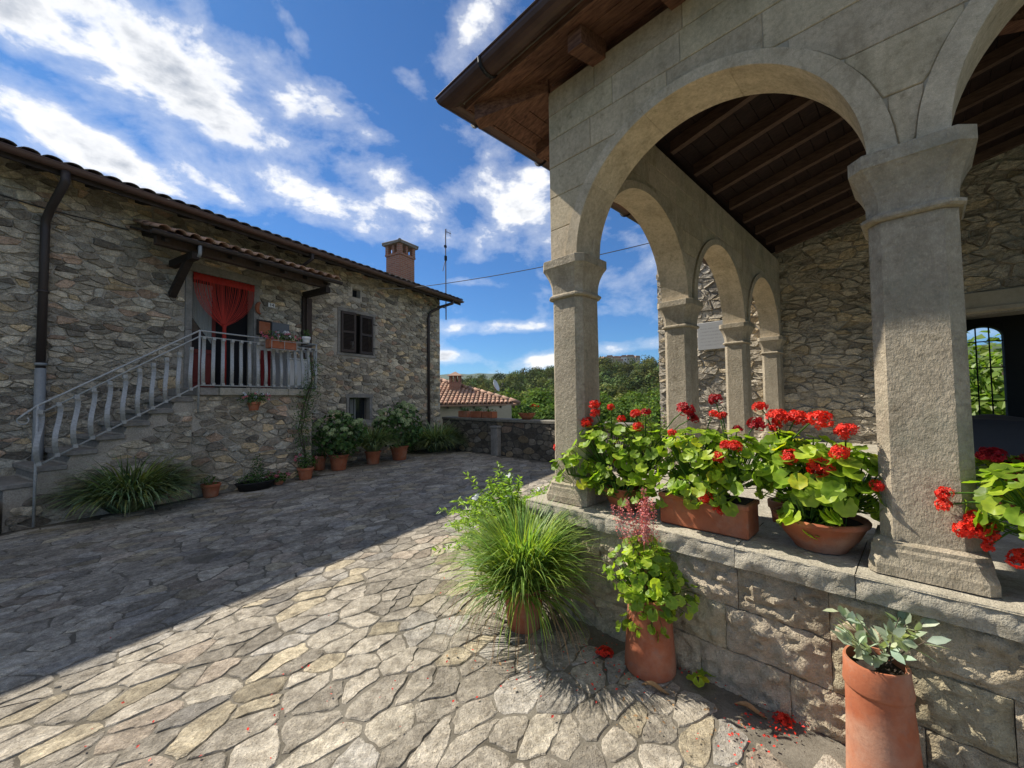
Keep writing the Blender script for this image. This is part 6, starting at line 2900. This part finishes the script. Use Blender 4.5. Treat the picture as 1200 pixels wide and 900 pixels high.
for _ in range(90):
    px, py = r.choice([(600, 770), (840, 820), (900, 840), (690, 790), (760, 830)])
    q = gnd(px + r.gauss(0, 50), py + r.gauss(0, 22))
    if (q - LOGGIA_LOC).dot(LB) > -.25 and (q - LOGGIA_LOC).dot(LA) > -.2:
        continue
    q.z = .02
    L = r.uniform(.012, .03)
    leaf_card(mb, q, Vector((0, 0, 1)) + rvec(r) * .5, Vector((r.uniform(-1, 1), r.uniform(-1, 1), 0)), L, L * .5, gt(r, .4, 1.0, .1))
o = mb.build('leaf_litter', 'dead_leaf')
tag(o, 'brown leaf litter crumbs along the foot of the podium', 'leaf litter', None, 'stuff')
for i, (px, py, lb) in enumerate(((768, 812, 'curled dry brown leaf under the flue pot with pink spikes'), (880, 838, 'long dry brown leaf lying against the podium wall'))):
    q = gnd(px, py)
    mb = MB()
    vs_, fs = [], []
    for k in range(7):
        tt = k / 6
        w = .020 * math.sin(PI * min(.98, tt * .9 + .08))
        vs_ += [(-.07 + .14 * tt, -w, .014 + .012 * math.sin(tt * 5) + w * .5), (-.07 + .14 * tt, 0, .008 + .012 * math.sin(tt * 5)), (-.07 + .14 * tt, w, .014 + .012 * math.sin(tt * 5) + w * .5)]
    for k in range(6):
        fs += [(3 * k, 3 * k + 3, 3 * k + 4, 3 * k + 1), (3 * k + 1, 3 * k + 4, 3 * k + 5, 3 * k + 2)]
    mb.add(vs_, fs)
    o = mb.build('dry_leaf', 'dead_leaf', None, smooth=True)
    o.location = (q.x, q.y, .012)
    o.rotation_euler = (0, 0, rad(-25 - 10 * i))
    tag(o, lb, 'leaf')

# ================================================================== trees and woods
def crown_template(r, n, clumps, R, H, L):
    cs = []
    for k in range(clumps):
        d = rvec(r)
        cs.append((Vector((d.x * R * .62, d.y * R * .62, d.z * H * .55)), r.uniform(.34, .52) * R, r.uniform(.7, 1.25)))
    mb = MB()
    for _ in range(n):
        c, cr, v = r.choice(cs)
        d = rvec(r)
        p = c + d * cr * (r.uniform(.6, 1.0))
        leaf_card(mb, p, d * 1.5 + rvec(r) * .55 + Vector((0, 0, .3)), rvec(r), L * r.uniform(.6, 1.3), L * .7 * r.uniform(.6, 1.3), gt(r, .65 * v, 1.2 * v, .12))
    return mb, cs


def make_tree(label, loc, R, H, trunk_h, n, seed, mat, L, group):
    t = thing('tree', label, 'tree', loc, 0, group)
    r = random.Random(seed)
    mb, cs = crown_template(r, n, 16, R, H, L)
    mb.v = [(x, y, z + trunk_h + H * .7) for x, y, z in mb.v]
    mb.build('crown', mat, t)
    mb = MB()
    mb.tube([(0, 0, -1), (.05, 0, trunk_h * .5), (0, .05, trunk_h + H * .5)], [R * .075, R * .06, R * .03], 8)
    for c, cr, v in cs:
        mb.tube([(0, 0, trunk_h * .8), (c.x * .5, c.y * .5, trunk_h + H * .3 + c.z * .3), (c.x, c.y, c.z + trunk_h + H * .7)], [R * .03, R * .02, R * .008], 5)
    mb.build('trunk', 'bark', t)
    return t


tspec = [(575, 466, 44, 3.2), (600, 462, 50, 3.6), (622, 457, 56, 4.2), (641, 462, 46, 3.4), (592, 475, 38, 2.8), (617, 473, 40, 3.0), (640, 478, 36, 2.8), (565, 478, 42, 3.0), (722, 455, 60, 4.5), (745, 462, 48, 3.6), (765, 455, 55, 4.2), (728, 470, 40, 3.0), (760, 473, 38, 3.0), (700, 466, 44, 3.4), (548, 470, 60, 4.0), (525, 466, 60, 4.0)]
wheres = ['right of the satellite dish', 'above the far end of the tiled roof', 'with a broad crown left of the corner column', 'just left of the corner column over the parapet', 'low down beside the tiled roof corner', 'low down behind the sunlit geranium bowl',
          'directly above the sunlit geranium bowl', 'hidden behind the tiled roof eave', 'with a tall crown between the first two columns', 'in the middle between the first two columns', 'beside the church corner below the hill village', 'low behind the rose bush', 'low beside the church corner', 'behind the corner column', 'behind the satellite dish', 'behind the neighbour chimney']
for i, ((px, py, Y, R), wh) in enumerate(zip(tspec, wheres)):
    rr_ = ray(px, py)
    rr_ = rr_ / rr_.y * Y
    ztop = EYE + rr_.z
    zg = terrain_z(rr_.x, Y)
    H = R * .95
    th = max(1.0, ztop - H * 1.5 - zg)
    make_tree('leafy green tree ' + wh, (rr_.x, Y, zg), R, H, th, 2600, 300 + i, 'tree_leaf', .42, 'trees in the valley beyond the parapet')
# sunlit tree outside the grated window
for i, (a, b, z, R) in enumerate(((3.5, 12.5, -1.0, 2.0), (4.6, 13.4, -1.2, 2.2), (5.8, 12.0, -1.2, 2.0), (2.6, 15.0, -1, 2.3))):
    q = LM @ Vector((a, b, z))
    make_tree('bright sunlit tree outside the grated church window, ' + ('on its left edge', 'filling its middle', 'at its right edge', 'farther back at its left')[i], q, R, R, .8, 2400, 400 + i, 'bright_tree_leaf', .22, 'trees outside the church window')


def fast_mesh(name, V, Fq, cols, mat):
    me = bpy.data.meshes.new(name)
    nv, nf = len(V), len(Fq)
    me.vertices.add(nv)
    me.vertices.foreach_set('co', V.astype(np.float32).ravel())
    me.loops.add(nf * 3)
    me.loops.foreach_set('vertex_index', Fq.astype(np.int32).ravel())
    me.polygons.add(nf)
    me.polygons.foreach_set('loop_start', np.arange(0, nf * 3, 3, dtype=np.int32))
    me.update(calc_edges=True)
    at = me.attributes.new('tint', 'FLOAT_COLOR', 'POINT')
    a = np.ones((nv, 4), dtype=np.float32)
    a[:, :3] = cols
    at.data.foreach_set('color', a.ravel())
    me.materials.append(MATS[mat])
    o = bpy.data.objects.new(name, me)
    C.objects.link(o)
    return o


def build_forest():
    r = random.Random(9)
    temps = []
    for k in range(5):
        mb, _ = crown_template(r, 400, 9, 1.0, .9, .20)
        temps.append((np.array(mb.v), np.array(mb.f), np.array(mb.c)))
    Vs, Fs, Cs = [], [], []
    off = 0
    cnt = 0
    while cnt < 1350:
        rr = math.sqrt(r.uniform(80 ** 2, 520 ** 2))
        if r.random() < .35:
            rr = r.uniform(80, 260)
        t = r.uniform(-.34, .62)
        y = rr / math.sqrt(1 + t * t)
        x = t * y
        v, f, c = temps[r.randrange(5)]
        s = r.uniform(3.2, 6.0) if r.random() < .6 else r.uniform(6.0, 9.5)
        a = r.uniform(0, 6.28)
        ca, sa = math.cos(a), math.sin(a)
        V = v.copy() * s
        V = np.stack([V[:, 0] * ca - V[:, 1] * sa, V[:, 0] * sa + V[:, 1] * ca, V[:, 2]], 1)
        V += np.array([x, y, terrain_z(x, y) + s * .75])
        k = r.uniform(.5, 1.45)
        w = r.uniform(-.15, .25)
        Vs.append(V)
        Fs.append(f + off)
        Cs.append(c * np.array([k * (1 + w), k, k * (1 - w * .6)]))
        off += len(V)
        cnt += 1
    o = fast_mesh('forest', np.concatenate(Vs), np.concatenate(Fs), np.concatenate(Cs), 'forest_leaf')
    tag(o, 'wooded hillside rising beyond the valley', 'forest', None, 'stuff')


build_forest()

# village on the hilltop
vr = random.Random(17)
vdesc = ['long low pale house at the left end of the hilltop village', 'small square house beside the long low one in the hilltop village', 'tall house near the middle of the hilltop village', 'wide red-roofed house in the middle of the hilltop village',
         'narrow house right of the wide one in the hilltop village', 'small pale house on the slope below the hilltop village', 'gabled house near the right end of the hilltop village', 'last small house at the right end of the hilltop village']
for i, (px, w, h, d) in enumerate(((699, 11, 4.5, 445), (707, 6, 6, 440), (715, 7, 8, 446), (723, 12, 6, 448), (731, 6, 7, 444), (726, 7, 5, 432), (738, 8, 7, 446), (745, 6, 5, 444))):
    q = ray(px, 425 - (px - 700) * .05)
    q = q / q.y * d
    z = EYE + q.z - h * .35 - (3 if i == 5 else 0)
    t = thing('village_house', vdesc[i], 'house', (q.x, q.y, z), vr.uniform(-.5, .5), 'houses of the hilltop village')
    mb = MB(); mb.box(-w / 2, w / 2, -4, 4, -10, h)
    mb.build('wall', vr.choice(('house_white', 'cream_wall', 'cream_wall')), t)
    mb = MB(); mb.prism([(-w / 2 - .5, h), (w / 2 + .5, h), (w / 2 - .8, h + 2.0), (-w / 2 + .8, h + 2.0)], -4.4, 4.4)
    mb.build('roof', 'roof_tile', t)
    for k in range(2):
        mb = MB(); mb.box(-w / 4 + k * w / 2 - .5, -w / 4 + k * w / 2 + .5, -4.04, -3.9, h * .45, h * .45 + 1.6)
        mb.build('window', 'dark_room', t)


# ================================================================== air
def build_haze():
    m = bpy.data.materials.new('haze')
    m.use_nodes = True
    m.node_tree.nodes.clear()
    g = NT(m.node_tree)
    out = g.n('ShaderNodeOutputMaterial')
    v = g.n('ShaderNodeVolumePrincipled', {'Color': (.80, .88, 1.0, 1), 'Density': HAZE, 'Anisotropy': .2})
    g.put(out.inputs['Volume'], v.outputs[0])
    MATS['haze'] = m
    mb = MB()
    mb.box(-5000, 5000, -5000, 5000, -70, 285)
    o = mb.build('haze', 'haze')
    tag(o, 'thin blue air haze over the valley and far hills', 'haze', None, 'stuff')


HAZE = 4.5e-5
build_haze()
